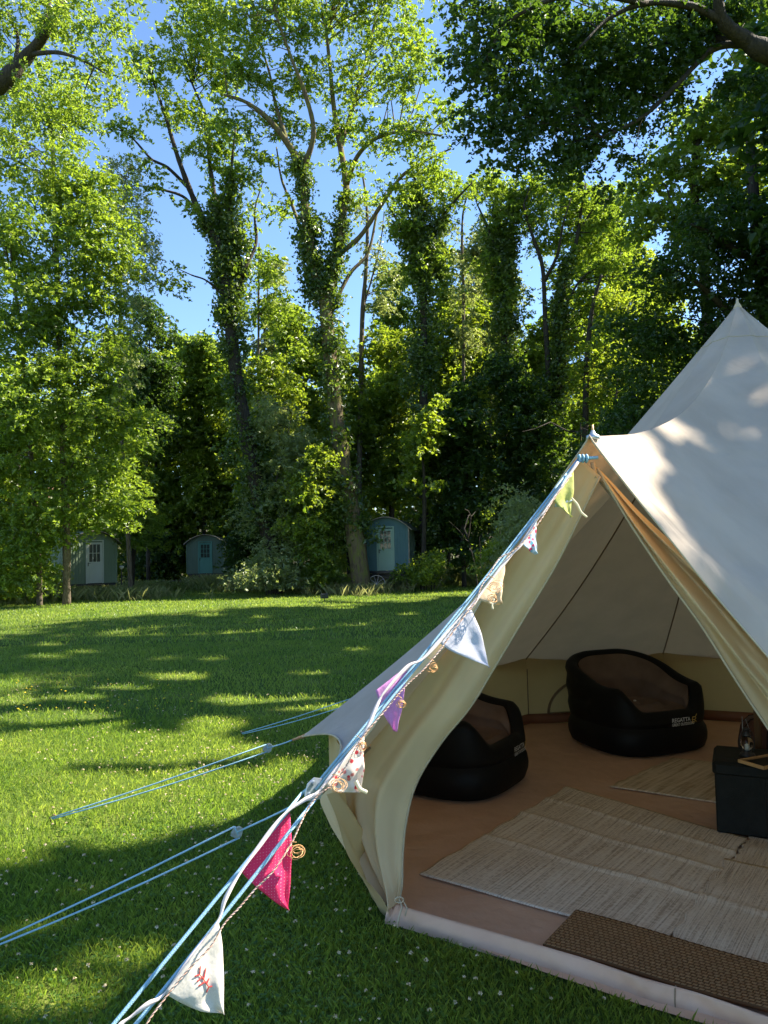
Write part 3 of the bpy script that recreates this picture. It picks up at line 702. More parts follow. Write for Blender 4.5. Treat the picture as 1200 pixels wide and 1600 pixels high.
# leather loop at the eave tip
mb = MB(); tipd = (gz(80, 1287)-e178); tipd /= np.linalg.norm(tipd)
mb.tube([e178-tipd*.02-CT, e178+tipd*.03-CT, e178+tipd*.06-CT], [.010, .008, .007], 6); mb.obj('eave_loop', LEATH, tent, True)
def onseg(A, B, px):
    t = min(np.linspace(0, 1, 400), key=lambda t: abs(projv(A*(1-t)+B*t)[0]-px)); return A*(1-t)+B*t
A = e178+tipd*.055; B = gz(80, 1287, .0); guy(A, onseg(A, B, 418)+np.array([0, 0, .004]), B, lab='guy rope running from the left eave tip to the lawn')
A = HLc+np.array([0, 0, 0]); B = gz(-60, 1510, .0); guy(A, onseg(A, B, 371), B, r=.004, gap=.04, lab='guy rope running from the left door corner to the lawn', ss=.03)
A = pol(SEAMS[9], RE, WH); B = gz(378, 1152, 0); guy(A, A*.8+B*.2, B, r=.004, lab='guy rope on the far left side of the tent')
for i in range(2, 9):
    a = SEAMS[i]; A = pol(a, RE, WH); B = pol(a, 4.1, 0); guy(A, A*.8+B*.2, B)
A = HRc; B = HRc+np.array([-.3, -1.1, 0]); B[2] = 0
guy(A, A*.8+B*.2, B)
# main doorway rope
MA = onplane(905, 718, .05); MBp = np.array([-1.13, 1.2, 0.]); MS = onseg(MA, MBp, 490)
d = MBp-MA; d /= np.linalg.norm(d); mb = MB(); sdm = np.cross(d, [0, 0, 1.]); sdm /= np.linalg.norm(sdm)
if sdm[0] < 0: sdm = -sdm
for s in (-.007, .007):
    mb.tube([MA*(1-t)+MS*t+sdm*s*(1+.0*t)+np.array([0, 0, -.01*math.sin(PI*t)])-CT for t in np.linspace(0, 1, 9)], .0036, 7)
for s in (-1, 1):
    mb.tube([(MS+d*.02)*(1-t)+MBp*t+sdm*s*(.030-.012*t)+np.array([0, 0, .03*t-(.010+.006*s)*math.sin(PI*t)])-CT for t in np.linspace(0, 1, 13)], .0044, 7)
mb.tube([MS+sdm*-.030-CT+d*.02, MS-sdm*.015-CT-d*.01, MS+sdm*.0-CT-d*.02], .0045, 6)
# half hitches round the frame end
hc = MA-CT+np.array([.012, 0, .003])
for k in range(3): mb.tube([hc+np.array([k*.012-.012, .012*math.cos(t), .012*math.sin(t)]) for t in np.linspace(0, 6.28, 10)], .004, 5)
mb.tube([hc, hc+np.array([.05, 0, .002])], .006, 6)
mr = mb.obj('guy_rope', ROPE, tent, True); mr['label'] = 'doubled blue guy rope from the doorway peak to the grass in front'
slider(MS, d, .034, mr)
# ------------------------------------------------------------------ inside the tent: rugs and mat
def ribmat(name, dark, mid, lite, su, sv):
    m, n, out = newmat(name); p = N(n, 'ShaderNodeBsdfPrincipled'); p.inputs['Roughness'].default_value = .95; p.inputs['Specular IOR Level'].default_value = .1
    a = noise(n, 1.0, 3, mapped(n, (su, sv, 1), src='UV')); b = noise(n, 1.0, 2, mapped(n, (su*.35, 90, 1), src='UV')); c = noise(n, 2.5, 3)
    x = N(n, 'ShaderNodeMath', operation='MULTIPLY_ADD'); n.links.new(b, x.inputs[0]); x.inputs[1].default_value = .45; n.links.new(a, x.inputs[2])
    y = N(n, 'ShaderNodeMath', operation='MULTIPLY_ADD'); n.links.new(c, y.inputs[0]); y.inputs[1].default_value = .25; n.links.new(x.outputs[0], y.inputs[2])
    n.links.new(ramp(n, y.outputs[0], [(.70, dark), (.82, mid), (1.0, lite)]), p.inputs['Base Color'])
    n.links.new(bump(n, a, .8, .006, bump(n, b, .5, .003)), p.inputs['Normal']); n.links.new(p.outputs[0], out.inputs[0]); return m
RUG = ribmat('ribbed_cotton', (.50, .38, .26), (.74, .60, .43), (.86, .74, .57), 150, 3)
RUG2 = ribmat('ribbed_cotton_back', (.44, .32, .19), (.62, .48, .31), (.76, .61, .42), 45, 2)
COIRM = None
def coir():
    m, n, out = newmat('coir_weave'); p = N(n, 'ShaderNodeBsdfPrincipled'); p.inputs['Roughness'].default_value = 1; p.inputs['Specular IOR Level'].default_value = .05
    b = N(n, 'ShaderNodeTexBrick'); n.links.new(mapped(n, (4, 1, 1), src='UV'), b.inputs['Vector']); b.inputs['Scale'].default_value = 1
    b.inputs['Brick Width'].default_value = .10; b.inputs['Row Height'].default_value = .062; b.inputs['Mortar Size'].default_value = .013; b.inputs['Mortar Smooth'].default_value = 1; b.offset = .5
    b.inputs['Color1'].default_value = (1, 1, 1, 1); b.inputs['Color2'].default_value = (.75, .75, .75, 1); b.inputs['Mortar'].default_value = (0, 0, 0, 1)
    z = noise(n, 260, 2); mx = N(n, 'ShaderNodeMixRGB', blend_type='MULTIPLY'); mx.inputs[0].default_value = .6; n.links.new(b.outputs['Color'], mx.inputs[1]); n.links.new(ramp(n, z, [(.3, (.4, .4, .4)), (.7, (1, 1, 1))]), mx.inputs[2])
    n.links.new(ramp(n, mx.outputs[0], [(0, (.18, .085, .035)), (.5, (.40, .215, .09)), (1, (.66, .40, .19))]), p.inputs['Base Color'])
    n.links.new(bump(n, mx.outputs[0], 1, .012), p.inputs['Normal']); n.links.new(p.outputs[0], out.inputs[0]); return m
def rug(name, cs, z, mat, label, cat, th=.006, nu=60, nv=40, wob=.004, creases=(), frng=0):
    c = [gz(*q, z) for q in cs]; ctr = sum(c)/4
    def P(u, v):
        p = (c[0]*(1-u)+c[3]*u)*(1-v)+(c[1]*(1-u)+c[2]*u)*v
        e = .006*math.sin(v*37+u*3)*(1 if u < .02 or u > .98 else 0)+0
        d = (c[3]-c[0]); d = d/np.linalg.norm(d); p = p+d*e
        zz = wob*(math.sin(u*9+v*4)+math.sin(v*13-u*5)+2)*.5
        for cv in creases: zz += .009*math.exp(-((v-cv-.01*math.sin(u*9))/.012)**2)
        return p-ctr+np.array([0, 0, zz])
    o = gridobj(name, P, nu, nv, mat); o.location = ctr
    s = o.modifiers.new('s', 'SOLIDIFY'); s.thickness = th; s.offset = -1
    tag(o, label, cat); return o
rug('rug', [(1139, 1352), (1172, 1306), (1420, 1352), (1420, 1440)], .022, RUG, 'ribbed beige rug in front of the black box, right behind the striped join', 'rug')
rug('rug', [(655, 1366), (886, 1229), (1166, 1311), (1042, 1474)], .024, RUG, 'largest ribbed beige cotton rug, left of the join, in the middle of the tent floor', 'rug', nu=110, nv=80, creases=(.36, .62, .82))
rug('rug', [(1042, 1474), (1134, 1342), (1420, 1402), (1400, 1590)], .030, RUG, 'ribbed beige cotton rug at the right edge, touching the brown doormat', 'rug', creases=(.5,))
rug('rug', [(952, 1229), (1052, 1184), (1330, 1214), (1290, 1278)], .022, RUG2, 'thin beige rug at the back, in front of the round black chair', 'rug', wob=.003)
def matf():
    c = [gz(*q, .046) for q in ((848, 1475), (900, 1421), (1270, 1524), (1205, 1578))]; ctr = sum(c)/4
    def P(u, v):
        p = (c[0]*(1-u)+c[3]*u)*(1-v)+(c[1]*(1-u)+c[2]*u)*v; return p-ctr+np.array([0, 0, .0015*math.sin(u*200)*math.sin(v*90)+.003*math.sin(u*7)])
    o = gridobj('doormat', P, 90, 30, coir()); o.location = ctr; s = o.modifiers.new('s', 'SOLIDIFY'); s.thickness = .013; s.offset = -1
    tag(o, 'brown woven coir doormat lying just inside the tent sill', 'doormat')
matf()

# ------------------------------------------------------------------ inflatable chairs
def textmesh(s, size, xs=1.0, shear=0):
    cu = bpy.data.curves.new('t', 'FONT'); cu.body = s; cu.size = size; cu.shear = shear; cu.offset = size*.012; cu.resolution_u = 3
    o = bpy.data.objects.new('t', cu); COL.objects.link(o); dg = bpy.context.evaluated_depsgraph_get(); dg.update()
    me = bpy.data.meshes.new_from_object(o.evaluated_get(dg)); V = np.array([v.co[:] for v in me.vertices]); Fc = [tuple(p.vertices) for p in me.polygons]
    bpy.data.objects.remove(o); bpy.data.meshes.remove(me); V[:, 0] *= xs; return V, Fc
def sst(x, a, b): t = min(1, max(0, (x-a)/(b-a))); return t*t*(3-2*t)
CA, CB, CN = .462, .45, 3.1
def crad(t):     # angle 0 = front (-y)
    x = abs(math.sin(t))/CA; y = abs(math.cos(t))/CB; return (x**CN+y**CN)**(-1/CN)
def chair(loc, rz, label):
    root = empty('inflatable_chair', loc, rz); tag(root, label, 'chair', 'inflatable chairs')
    def rim(t): a = abs(t); return .315+.17*sst(a, rad(28), rad(54))+.19*sst(a, rad(60), rad(165))
    n = 96
    def outer(u, v):
        t = (u-.5)*2*PI; R = crad(t); h = rim(t); lean = .05*sst(abs(t), 1.2, 2.8)
        prof = [(-.05, 0), (-.015, .02), (0.004, .07), (.008, .11), (.0, .16), (-.020, .195), (-.026, .203), (-.018, .212)]
        k = 8; top = h-.06
        for i in range(1, 9):
            z = .212+(top-.212)*i/8; bul = .006+.006*math.sin(PI*i/8)
            if top > .45:    # stacked air chambers round the arms and back
                ph = (z-.212)/.15; bul += (.018*abs(math.sin(PI*ph))-.012)*sst(abs(t), 1.0, 1.6)
            prof.append((-.02+bul*(1-.0), z))
        prof += [(-.018, h-.03), (-.040, h-.008), (-.065, h), (-.088, h-.006), (-.105, h-.024), (-.11, h-.04)]
        q = v*(len(prof)-1); i = int(min(q, len(prof)-2)); f = q-i; r = prof[i][0]*(1-f)+prof[i+1][0]*f; z = prof[i][1]*(1-f)+prof[i+1][1]*f
        rr = R+r+lean*(z/.7)**1.5-.03*(1-z/.7)*0
        return np.array([math.sin(t)*rr, -math.cos(t)*rr, z+.0])
    V, Fc, _ = grid(outer, n, 42); me = npmesh('body', np.array(V), np.array(Fc), RUBBER, True); link('body', me, root)
    def inner(u, v):
        t = (u-.5)*2*PI; R = crad(t); h = rim(t); lean = .05*sst(abs(t), 1.2, 2.8)
        z0 = h-.036; z1 = .245; z = z0+(z1-z0)*v; dep = (h-.28)
        r = -.108-(.085*sst(dep, .02, .3))*v**.8-.02*v
        if dep > .12: r += .020*abs(math.sin(PI*(v*2.2)))-.01
        rr = R+r+lean*(z/.7)**1.5
        return np.array([math.sin(t)*rr, -math.cos(t)*rr, z])
    V, Fc, _ = grid(inner, n, 20); link('backrest', npmesh('backrest', np.array(V), np.array(Fc), FLOCK, True), root)
    def seat(u, v):
        t = (u-.5)*2*PI; R = (crad(t)-.10)*v; z = .288+.022*math.cos(v*2*PI*2.4)*(1-v**6)-.03*v**8+.01*(1-v)
        return np.array([math.sin(t)*R, -math.cos(t)*R, z])
    V, Fc, _ = grid(seat, n, 40); link('seat', npmesh('seat', np.array(V), np.array(Fc), FLOCK, True), root)
    mb = MB(); mb.lathe([(.012, .318), (.010, .326), (.004, .328)], (0, 0, 0), 10); mb.obj('air_valve', INK, root)
    def on(V, x0, z0, off=.006):
        out = []
        for x, y, *_ in V:
            X = x0+x; Z = z0+y; t = math.atan2(X, CB)
            for _i in range(6): R = crad(t); t = math.asin(max(-1, min(1, X/(R+.0))))
            yb = -math.cos(t)*(crad(t)+.0); out.append((X, yb-off, Z))
        return out
    mb = MB(); V, Fc = textmesh('REGATTA', .041, .95); mb.add(on(V, -.03, .240), Fc); V, Fc = textmesh('GREAT OUTDOORS', .029, .80); mb.add(on(V, -.03, .212), Fc); mb.obj('logo', INK, root)
    mb = MB()
    S = .06; pts = [[(0, .0), (.5, 0)], [(.0, .30), (.55, .30)], [(.12, .0), (.12, .62)], [(.12, .62), (.62, .62)], [(.62, .62), (.72, .45)], [(.72, .45), (.55, .30)], [(.36, .3), (.8, 0)], [(.62, .62), (.88, .95)]]
    for (a, b), (c, d) in pts:
        L = math.hypot(c-a, d-b); nx, ny = -(d-b)/L*.05, (c-a)/L*.05
        V = [((a+nx)*S, (b+ny)*S, 0), ((c+nx)*S, (d+ny)*S, 0), ((c-nx)*S, (d-ny)*S, 0), ((a-nx)*S, (b-ny)*S, 0)]
        mb.add(on(V, .155, .226, .0065+.0002*len(mb.f)), [(0, 1, 2, 3)])
    mb.obj('emblem', INKY, root)
    return root
chair((1.95, 6.16, .018), rad(20), 'round black inflatable chair at the back of the tent, its whole front in view')
chair((.43, 5.27, .018), rad(58), 'black inflatable chair half hidden behind the left door flap')

# ------------------------------------------------------------------ storage box with lantern and tray
a = gz(1117, 1301, .03); b = gz(1200, 1311, .03); dx = b-a; dx /= np.linalg.norm(dx); rzo = math.atan2(dx[1], dx[0]); dy = np.array([-dx[1], dx[0], 0])
LWD, DPT, HT = .76, .38, .375
oc = a+dx*LWD/2+dy*DPT/2; oc[2] = .030
ot = empty('storage_ottoman', tuple(oc), rzo); tag(ot, 'black leatherette storage box with a lift-off lid at the right edge', 'storage box')
mb = MB(); mb.box((0, 0, .155), (LWD-.02, DPT-.02, .31), bev=.006); mb.obj('box', OTTO, ot, False)
mb = MB(); mb.box((0, 0, .335), (LWD, DPT, .075), bev=.016); mb.obj('lid', OTTO, ot, False)
mb = MB()
for x in (-.13, .13): mb.tube([(x, -DPT/2+.008, .003), (x, -DPT/2+.008, .298)], .0022, 4)
mb.tube([(-LWD/2+.05, -DPT/2+.08, .3745), (LWD/2-.05, -DPT/2+.08, .3745)], .0015, 4); mb.tube([(-LWD/2+.05, DPT/2-.05, .3745), (LWD/2-.05, DPT/2-.05, .3745)], .0015, 4)
mb.obj('stitching', BLKM, ot)
TOP = oc[2]+.3735
lp = gz(1168, 1181, TOP); ln = empty('lantern', tuple(lp)); tag(ln, 'small black hurricane lantern with a glass globe on the storage box', 'lantern')
mb = MB(); mb.lathe([(.038, 0), (.04, .004), (.038, .012), (.024, .022), (.022, .03), (.026, .034)], n=24); mb.obj('base', BLKM, ln, True)
mb = MB(); mb.lathe([(.020, .034), (.031, .055), (.033, .07), (.027, .095), (.020, .108)], n=24); mb.obj('globe', GLASS, ln, True)
mb = MB(); mb.lathe([(.010, .034), (.010, .062), (.003, .066)], n=12); mb.obj('candle', WAX, ln, True)
mb = MB(); mb.lathe([(.023, .108), (.026, .112), (.016, .122), (.013, .137), (.021, .142), (.020, .148), (.006, .152)], n=20)
for s in (-1, 1):
    mb.tube(smoothline([(s*.034, 0, .02), (s*.041, 0, .06), (s*.038, 0, .1), (s*.022, 0, .135)], 5), .0028, 5)
mb.obj('top', BLKM, ln, True)
mb = MB(); mb.tube([(-.02, 0, .14), (-.018, .004, .21)], .0012, 4); mb.tube([(.02, 0, .13), (-.006, -.01, .20)], .0012, 4); mb.obj('handle', STEEL, ln)
A = gz(1152, 1189, TOP+.008); B = gz(1193, 1201, TOP+.008); e1 = B-A; e1 /= np.linalg.norm(e1); e2 = np.array([-e1[1], e1[0], 0]); sx, sy = np.linalg.norm(B-A), .24
if e2[1] < 0: e2 = -e2
tr = empty('wooden_tray', tuple(A+e1*sx/2+e2*sy/2-np.array([0, 0, .008])), math.atan2(e1[1], e1[0])); tag(tr, 'small pine-rimmed tray lying on the storage box beside the lantern', 'tray')
mb = MB(); t = .012
mb.box((0, -sy/2+t/2, .009), (sx, t, .018), bev=.003); mb.box((0, sy/2-t/2, .009), (sx, t, .018), bev=.003); mb.box((-sx/2+t/2, 0, .009), (t, sy-2*t, .018), bev=.003); mb.box((sx/2-t/2, 0, .009), (t, sy-2*t, .018), bev=.003); mb.obj('rim', WOODP, tr)
mb = MB(); mb.box((0, 0, .003), (sx-2*t, sy-2*t, .006)); mb.obj('base', OTTO, tr)
# rounded brown pouffe behind the box
pf = np.array([2.50, 4.98, .02]); po = empty('pouffe', tuple(pf)); tag(po, 'dark brown rounded pouffe behind the black storage box', 'pouffe')
mb = MB(); mb.lathe([(.17, 0), (.225, .03), (.25, .12), (.255, .25), (.235, .36), (.19, .41), (.1, .43), (.01, .425)], n=40); mb.obj('cushion', MAROON, po, True)
mb = MB()
for k in range(8):
    a = k*PI/4; mb.tube([(math.cos(a)*r, math.sin(a)*r, z) for r, z in ((.226, .03), (.253, .12), (.258, .25), (.238, .36), (.19, .414), (.1, .434), (.02, .43))], .004, 4)
mb.obj('piping', OTTO, po, True)

# ------------------------------------------------------------------ bunting on the main rope
def patmat(name, base, spots, scale, thr=.28, trans=.35, mode='dots', c3=None):
    m, n, out = newmat(name)
    if mode == 'dots':
        v = N(n, 'ShaderNodeTexVoronoi'); v.inputs['Scale'].default_value = scale; v.inputs['Randomness'].default_value = .15
        n.links.new(mapped(n, (1, 0, 1)), v.inputs['Vector']); c = ramp(n, v.outputs['Distance'], [(thr, spots), (thr+.05, base)])
    elif mode == 'floral':
        v = N(n, 'ShaderNodeTexVoronoi'); v.inputs['Scale'].default_value = scale; v.inputs['Randomness'].default_value = 1
        n.links.new(mapped(n, (1, 0, 1)), v.inputs['Vector']); k = ramp(n, v.outputs['Color'], [(.35, spots), (.42, base), (.6, base), (.66, c3 or spots)])
        mx = N(n, 'ShaderNodeMixRGB'); n.links.new(ramp(n, v.outputs['Distance'], [(.32, (0, 0, 0)), (.42, (1, 1, 1))]), mx.inputs[0]); n.links.new(k, mx.inputs[1]); mx.inputs[2].default_value = (*base, 1); c = mx.outputs[0]
    else:
        z = noise(n, scale, 6, mapped(n, (1, 1, 1), src='UV'), .7, 1.5); c = ramp(n, z, [(.44, base), (.5, spots), (.56, base)])
    d = N(n, 'ShaderNodeBsdfDiffuse'); t = N(n, 'ShaderNodeBsdfTranslucent'); mx = N(n, 'ShaderNodeMixShader'); mx.inputs[0].default_value = trans
    n.links.new(c, d.inputs[0]); n.links.new(c, t.inputs[0]); nr = bump(n, noise(n, 26, 3), .5, .006); n.links.new(nr, d.inputs['Normal'])
    n.links.new(d.outputs[0], mx.inputs[1]); n.links.new(t.outputs[0], mx.inputs[2]); n.links.new(mx.outputs[0], out.inputs[0]); return m
def ropepos(px, py, off=.02):
    """the point of the main rope's line of sight nearest this spot, slightly camera-side"""
    ts = np.linspace(0, 1, 300); Q = MA[None]*(1-ts)[:, None]+MBp[None]*ts[:, None]; x, y, _ = projv(Q); i = np.argmin((x-px)**2+(y-py)**2)
    return at(px, py, Q[i][1]-off)
bun = empty('bunting', tuple(MS)); tag(bun, 'string of mixed fabric bunting flags tied along the doorway guy rope', 'bunting')
MSv = np.array(MS)
def flag(a, b, t, mat, label, off=.02, bil=.012, seed=0, dt=0.0, hem=True):
    A = ropepos(*a, off); B = ropepos(*b, off); mid = (A+B)/2; T = at(*t, mid[1]+dt); nn = np.cross(B-A, T-A); nn /= np.linalg.norm(nn)
    if nn[1] > 0: nn = -nn
    L = np.linalg.norm(T-mid)
    def P(u, v):
        p = (A*(1-u)+B*u)*(1-v)+T*v; s = seed
        e = nn*bil*(math.sin(u*4+v*3+s)*1.0+.6*math.sin(u*9-v*5+s*2)+.35*math.sin(v*14+u*6+s))*(v**.7)*(1-.3*v)*.8
        # edges of cut cloth curl and sag a little
        e = e-(B-A)*(.5-u)*.42*v*(1-v)
        e = e+(B-A)*(.02*math.sin(v*PI*1.3+s))*(v*(1-v)*4)*.6
        return p+e-MSv
    o = gridobj('flag', P, 16, 24, mat, bun, True, .0012); o['label'] = label; return P, nn
YEL = patmat('yellow_green_print', (.56, .58, .16), (.72, .73, .36), 60, mode='n')
BLW = patmat('blue_white_print', (.70, .76, .82), (.42, .55, .70), 30, mode='n')
FLR = patmat('floral_print', (.66, .76, .84), (.78, .12, .22), 60, mode='floral', c3=(.20, .50, .62))
CRM = patmat('cream_print', (.84, .72, .54), (.70, .55, .36), 22, mode='n')
PBL = patmat('pale_grey_print', (.74, .74, .80), (.48, .50, .60), 26, mode='n')
PPL = patmat('pink_purple_cotton', (.82, .42, .76), (.68, .30, .62), 12, mode='n')
RFL = patmat('red_floral_print', (.82, .74, .66), (.66, .08, .09), 75, mode='floral', c3=(.7, .25, .22))
HPK = patmat('hot_pink_dots', (.92, .07, .20), (.95, .48, .55), 150, .12)
CRW = patmat('cream_linen', (.80, .76, .68), (.70, .66, .58), 15, mode='n')
flag((884, 740), (866, 792), (896, 782), BLW, 'blue and white flag behind the yellow one at the top', -.005, .008, 2)
flag((895, 734), (864, 777), (893, 808), YEL, 'yellow green printed flag nearest the tent peak', .03, .008, 1)
flag((838, 812), (815, 850), (838, 866), FLR, 'small pale blue flag with pink flowers', .03, .010, 3)
flag((789, 878), (744, 936), (782, 944), CRM, 'cream flag with its tip folded up', .03, .012, 4)
flag((734, 948), (685, 1003), (765, 1043), PBL, 'large pale grey printed flag', .03, .008, 1.5)
flag((637, 1040), (587, 1079), (618, 1143), PPL, 'plain purple pink flag crossed by the rope', -.03, .012, 5)
flag((569, 1150), (506, 1226), (560, 1238), RFL, 'crumpled white flag with small red flowers', .03, .016, 6)
flag((453, 1270), (373, 1356), (450, 1421), HPK, 'hot pink flag with pale dots', -.04, .012, 2.5)
Pf, nn = flag((341, 1439), (257, 1552), (349, 1584), CRW, 'cream linen flag with a red sprig motif, nearest the camera', .04, .010, 4.5)
mb = MB()
def st(a, b, w=.0016): 
    pts = [Pf(a[0]*(1-t)+b[0]*t, a[1]*(1-t)+b[1]*t)+nn*.0028 for t in np.linspace(0, 1, 5)]; mb.tube(pts, [w*.7, w*1.2, w, w*1.2, w*.5], 5)
for a, b in (((.50, .52), (.54, .28)), ((.52, .42), (.66, .36)), ((.52, .38), (.40, .30)), ((.54, .28), (.62, .22)), ((.54, .28), (.47, .20)), ((.50, .52), (.60, .55)), ((.50, .52), (.42, .56)), ((.55, .33), (.64, .30)), ((.51, .46), (.42, .44))): st(a, b, .0013)
mb.obj('motif', patmat('red_print', (.62, .10, .09), (.75, .25, .2), 20, mode='n'), bun)
# white tape that carries the flags
def ribbon(pts, wd, off, name, mat, parent):
    P = smoothline([ropepos(x, y, off) for x, y in pts], 8)-MSv; V = []; Fc = []
    for i, p in enumerate(P):
        t = P[min(i+1, len(P)-1)]-P[max(i-1, 0)]; t /= np.linalg.norm(t); s = np.cross(t, np.array([.15*math.sin(i*.13), -1, .35*math.sin(i*.21)])); s /= np.linalg.norm(s); k = wd*(.8+.25*math.sin(i*.37)); V += [p-s*k/2, p+s*k/2]
    for i in range(len(P)-1): Fc.append((2*i, 2*i+2, 2*i+3, 2*i+1))
    o = link(name, npmesh(name, np.array(V), Fc, mat, True), parent); s = o.modifiers.new('s', 'SOLIDIFY'); s.thickness = .0022; return o
ribbon([(903, 722), (895, 734), (868, 773), (850, 800), (838, 813), (815, 850), (800, 866), (788, 880), (757, 920), (738, 946), (727, 956), (690, 998), (660, 1030), (636, 1042), (600, 1082), (590, 1100), (566, 1152), (530, 1196), (508, 1224), (494, 1240), (472, 1252), (440, 1276), (405, 1322), (374, 1366), (352, 1405), (340, 1440), (300, 1494), (258, 1552), (232, 1568), (205, 1588), (186, 1604), (172, 1640)], .0095, .034, 'tape', TAPE, bun)
mb = MB()
def loose(pts, off, r): mb.tube(smoothline([ropepos(x, y, off) for x, y in pts], 5)-MSv, r, 5)
loose([(893, 778), (902, 788), (908, 800), (917, 808)], .03, .0035); TIE = patmat('pale_tie', (.72, .70, .56), (.6, .58, .45), 20, mode='n'); mb.obj('tie_end', TIE, bun, True); mb = MB(); loose([(556, 1220), (562, 1232), (573, 1238)], .04, .005); mb.obj('tie_end', TIE, bun, True); mb = MB(); loose([(772, 936), (769, 944), (770, 952)], .04, .0025)
mb.obj('tie_end', TIE, bun, True)
# twisted fairy-light cord with copper wire coils
fl = empty('fairy_lights', tuple(MS)); tag(fl, 'pink twisted cord with small coils of copper fairy-light wire beside the bunting', 'fairy lights')
def twist(pts, off):
    P = smoothline([ropepos(x, y, off) for x, y in pts], 14)-MSv
    for ph in (0, PI):
        Q = []
        for i, p in enumerate(P):
            t = P[min(i+1, len(P)-1)]-P[max(i-1, 0)]; t /= np.linalg.norm(t); a = np.cross(t, [0, -1., 0]); a /= np.linalg.norm(a); b = np.cross(t, a); Q.append(p+.0013*(a*math.cos(i*1.1+ph)+b*math.sin(i*1.1+ph)))
        mb.tube(Q, .0012, 5)
mb = MB()
twist([(893, 742), (862, 785), (845, 812), (822, 842), (800, 862), (781, 872), (766, 894), (752, 916), (744, 938), (726, 962), (700, 998), (684, 1020), (662, 1046), (640, 1066), (622, 1085), (600, 1112), (574, 1142), (556, 1168), (545, 1190), (524, 1222), (500, 1240), (482, 1262), (468, 1290), (455, 1318), (428, 1360), (398, 1390), (374, 1418), (350, 1444), (330, 1478), (290, 1520), (256, 1562), (228, 1602), (215, 1640)], .055)
mb.obj('cord', CORD, fl, True)
for k, (x, y, s) in enumerate([(678, 1043, .017), (628, 1100, .014), (567, 1165, .013), (529, 1226, .022), (463, 1331, .021), (774, 916, .022), (771, 935, .016)]):
    mb = MB(); c = ropepos(x, y, .07)-MSv
    for q in range(6):
        nx = rng.normal(size=3); nx[1] = -1.1; nx /= np.linalg.norm(nx); a = np.cross(nx, [0, 0, 1.]); a /= np.linalg.norm(a); b = np.cross(nx, a); rr = s*rng.uniform(.5, .95); o3 = rng.normal(size=3)*s*.15
        mb.tube([c+o3+rr*(a*math.cos(t)+b*.85*math.sin(t)) for t in np.linspace(0, 6.28, 18)], .0006, 4)
    c2 = c; mb.tube([c+np.array([0, 0, s]), ropepos(x-10, y-16, .056)-MSv], .0011, 4)
    mb.obj('wire_coil', COPPER, fl, True)

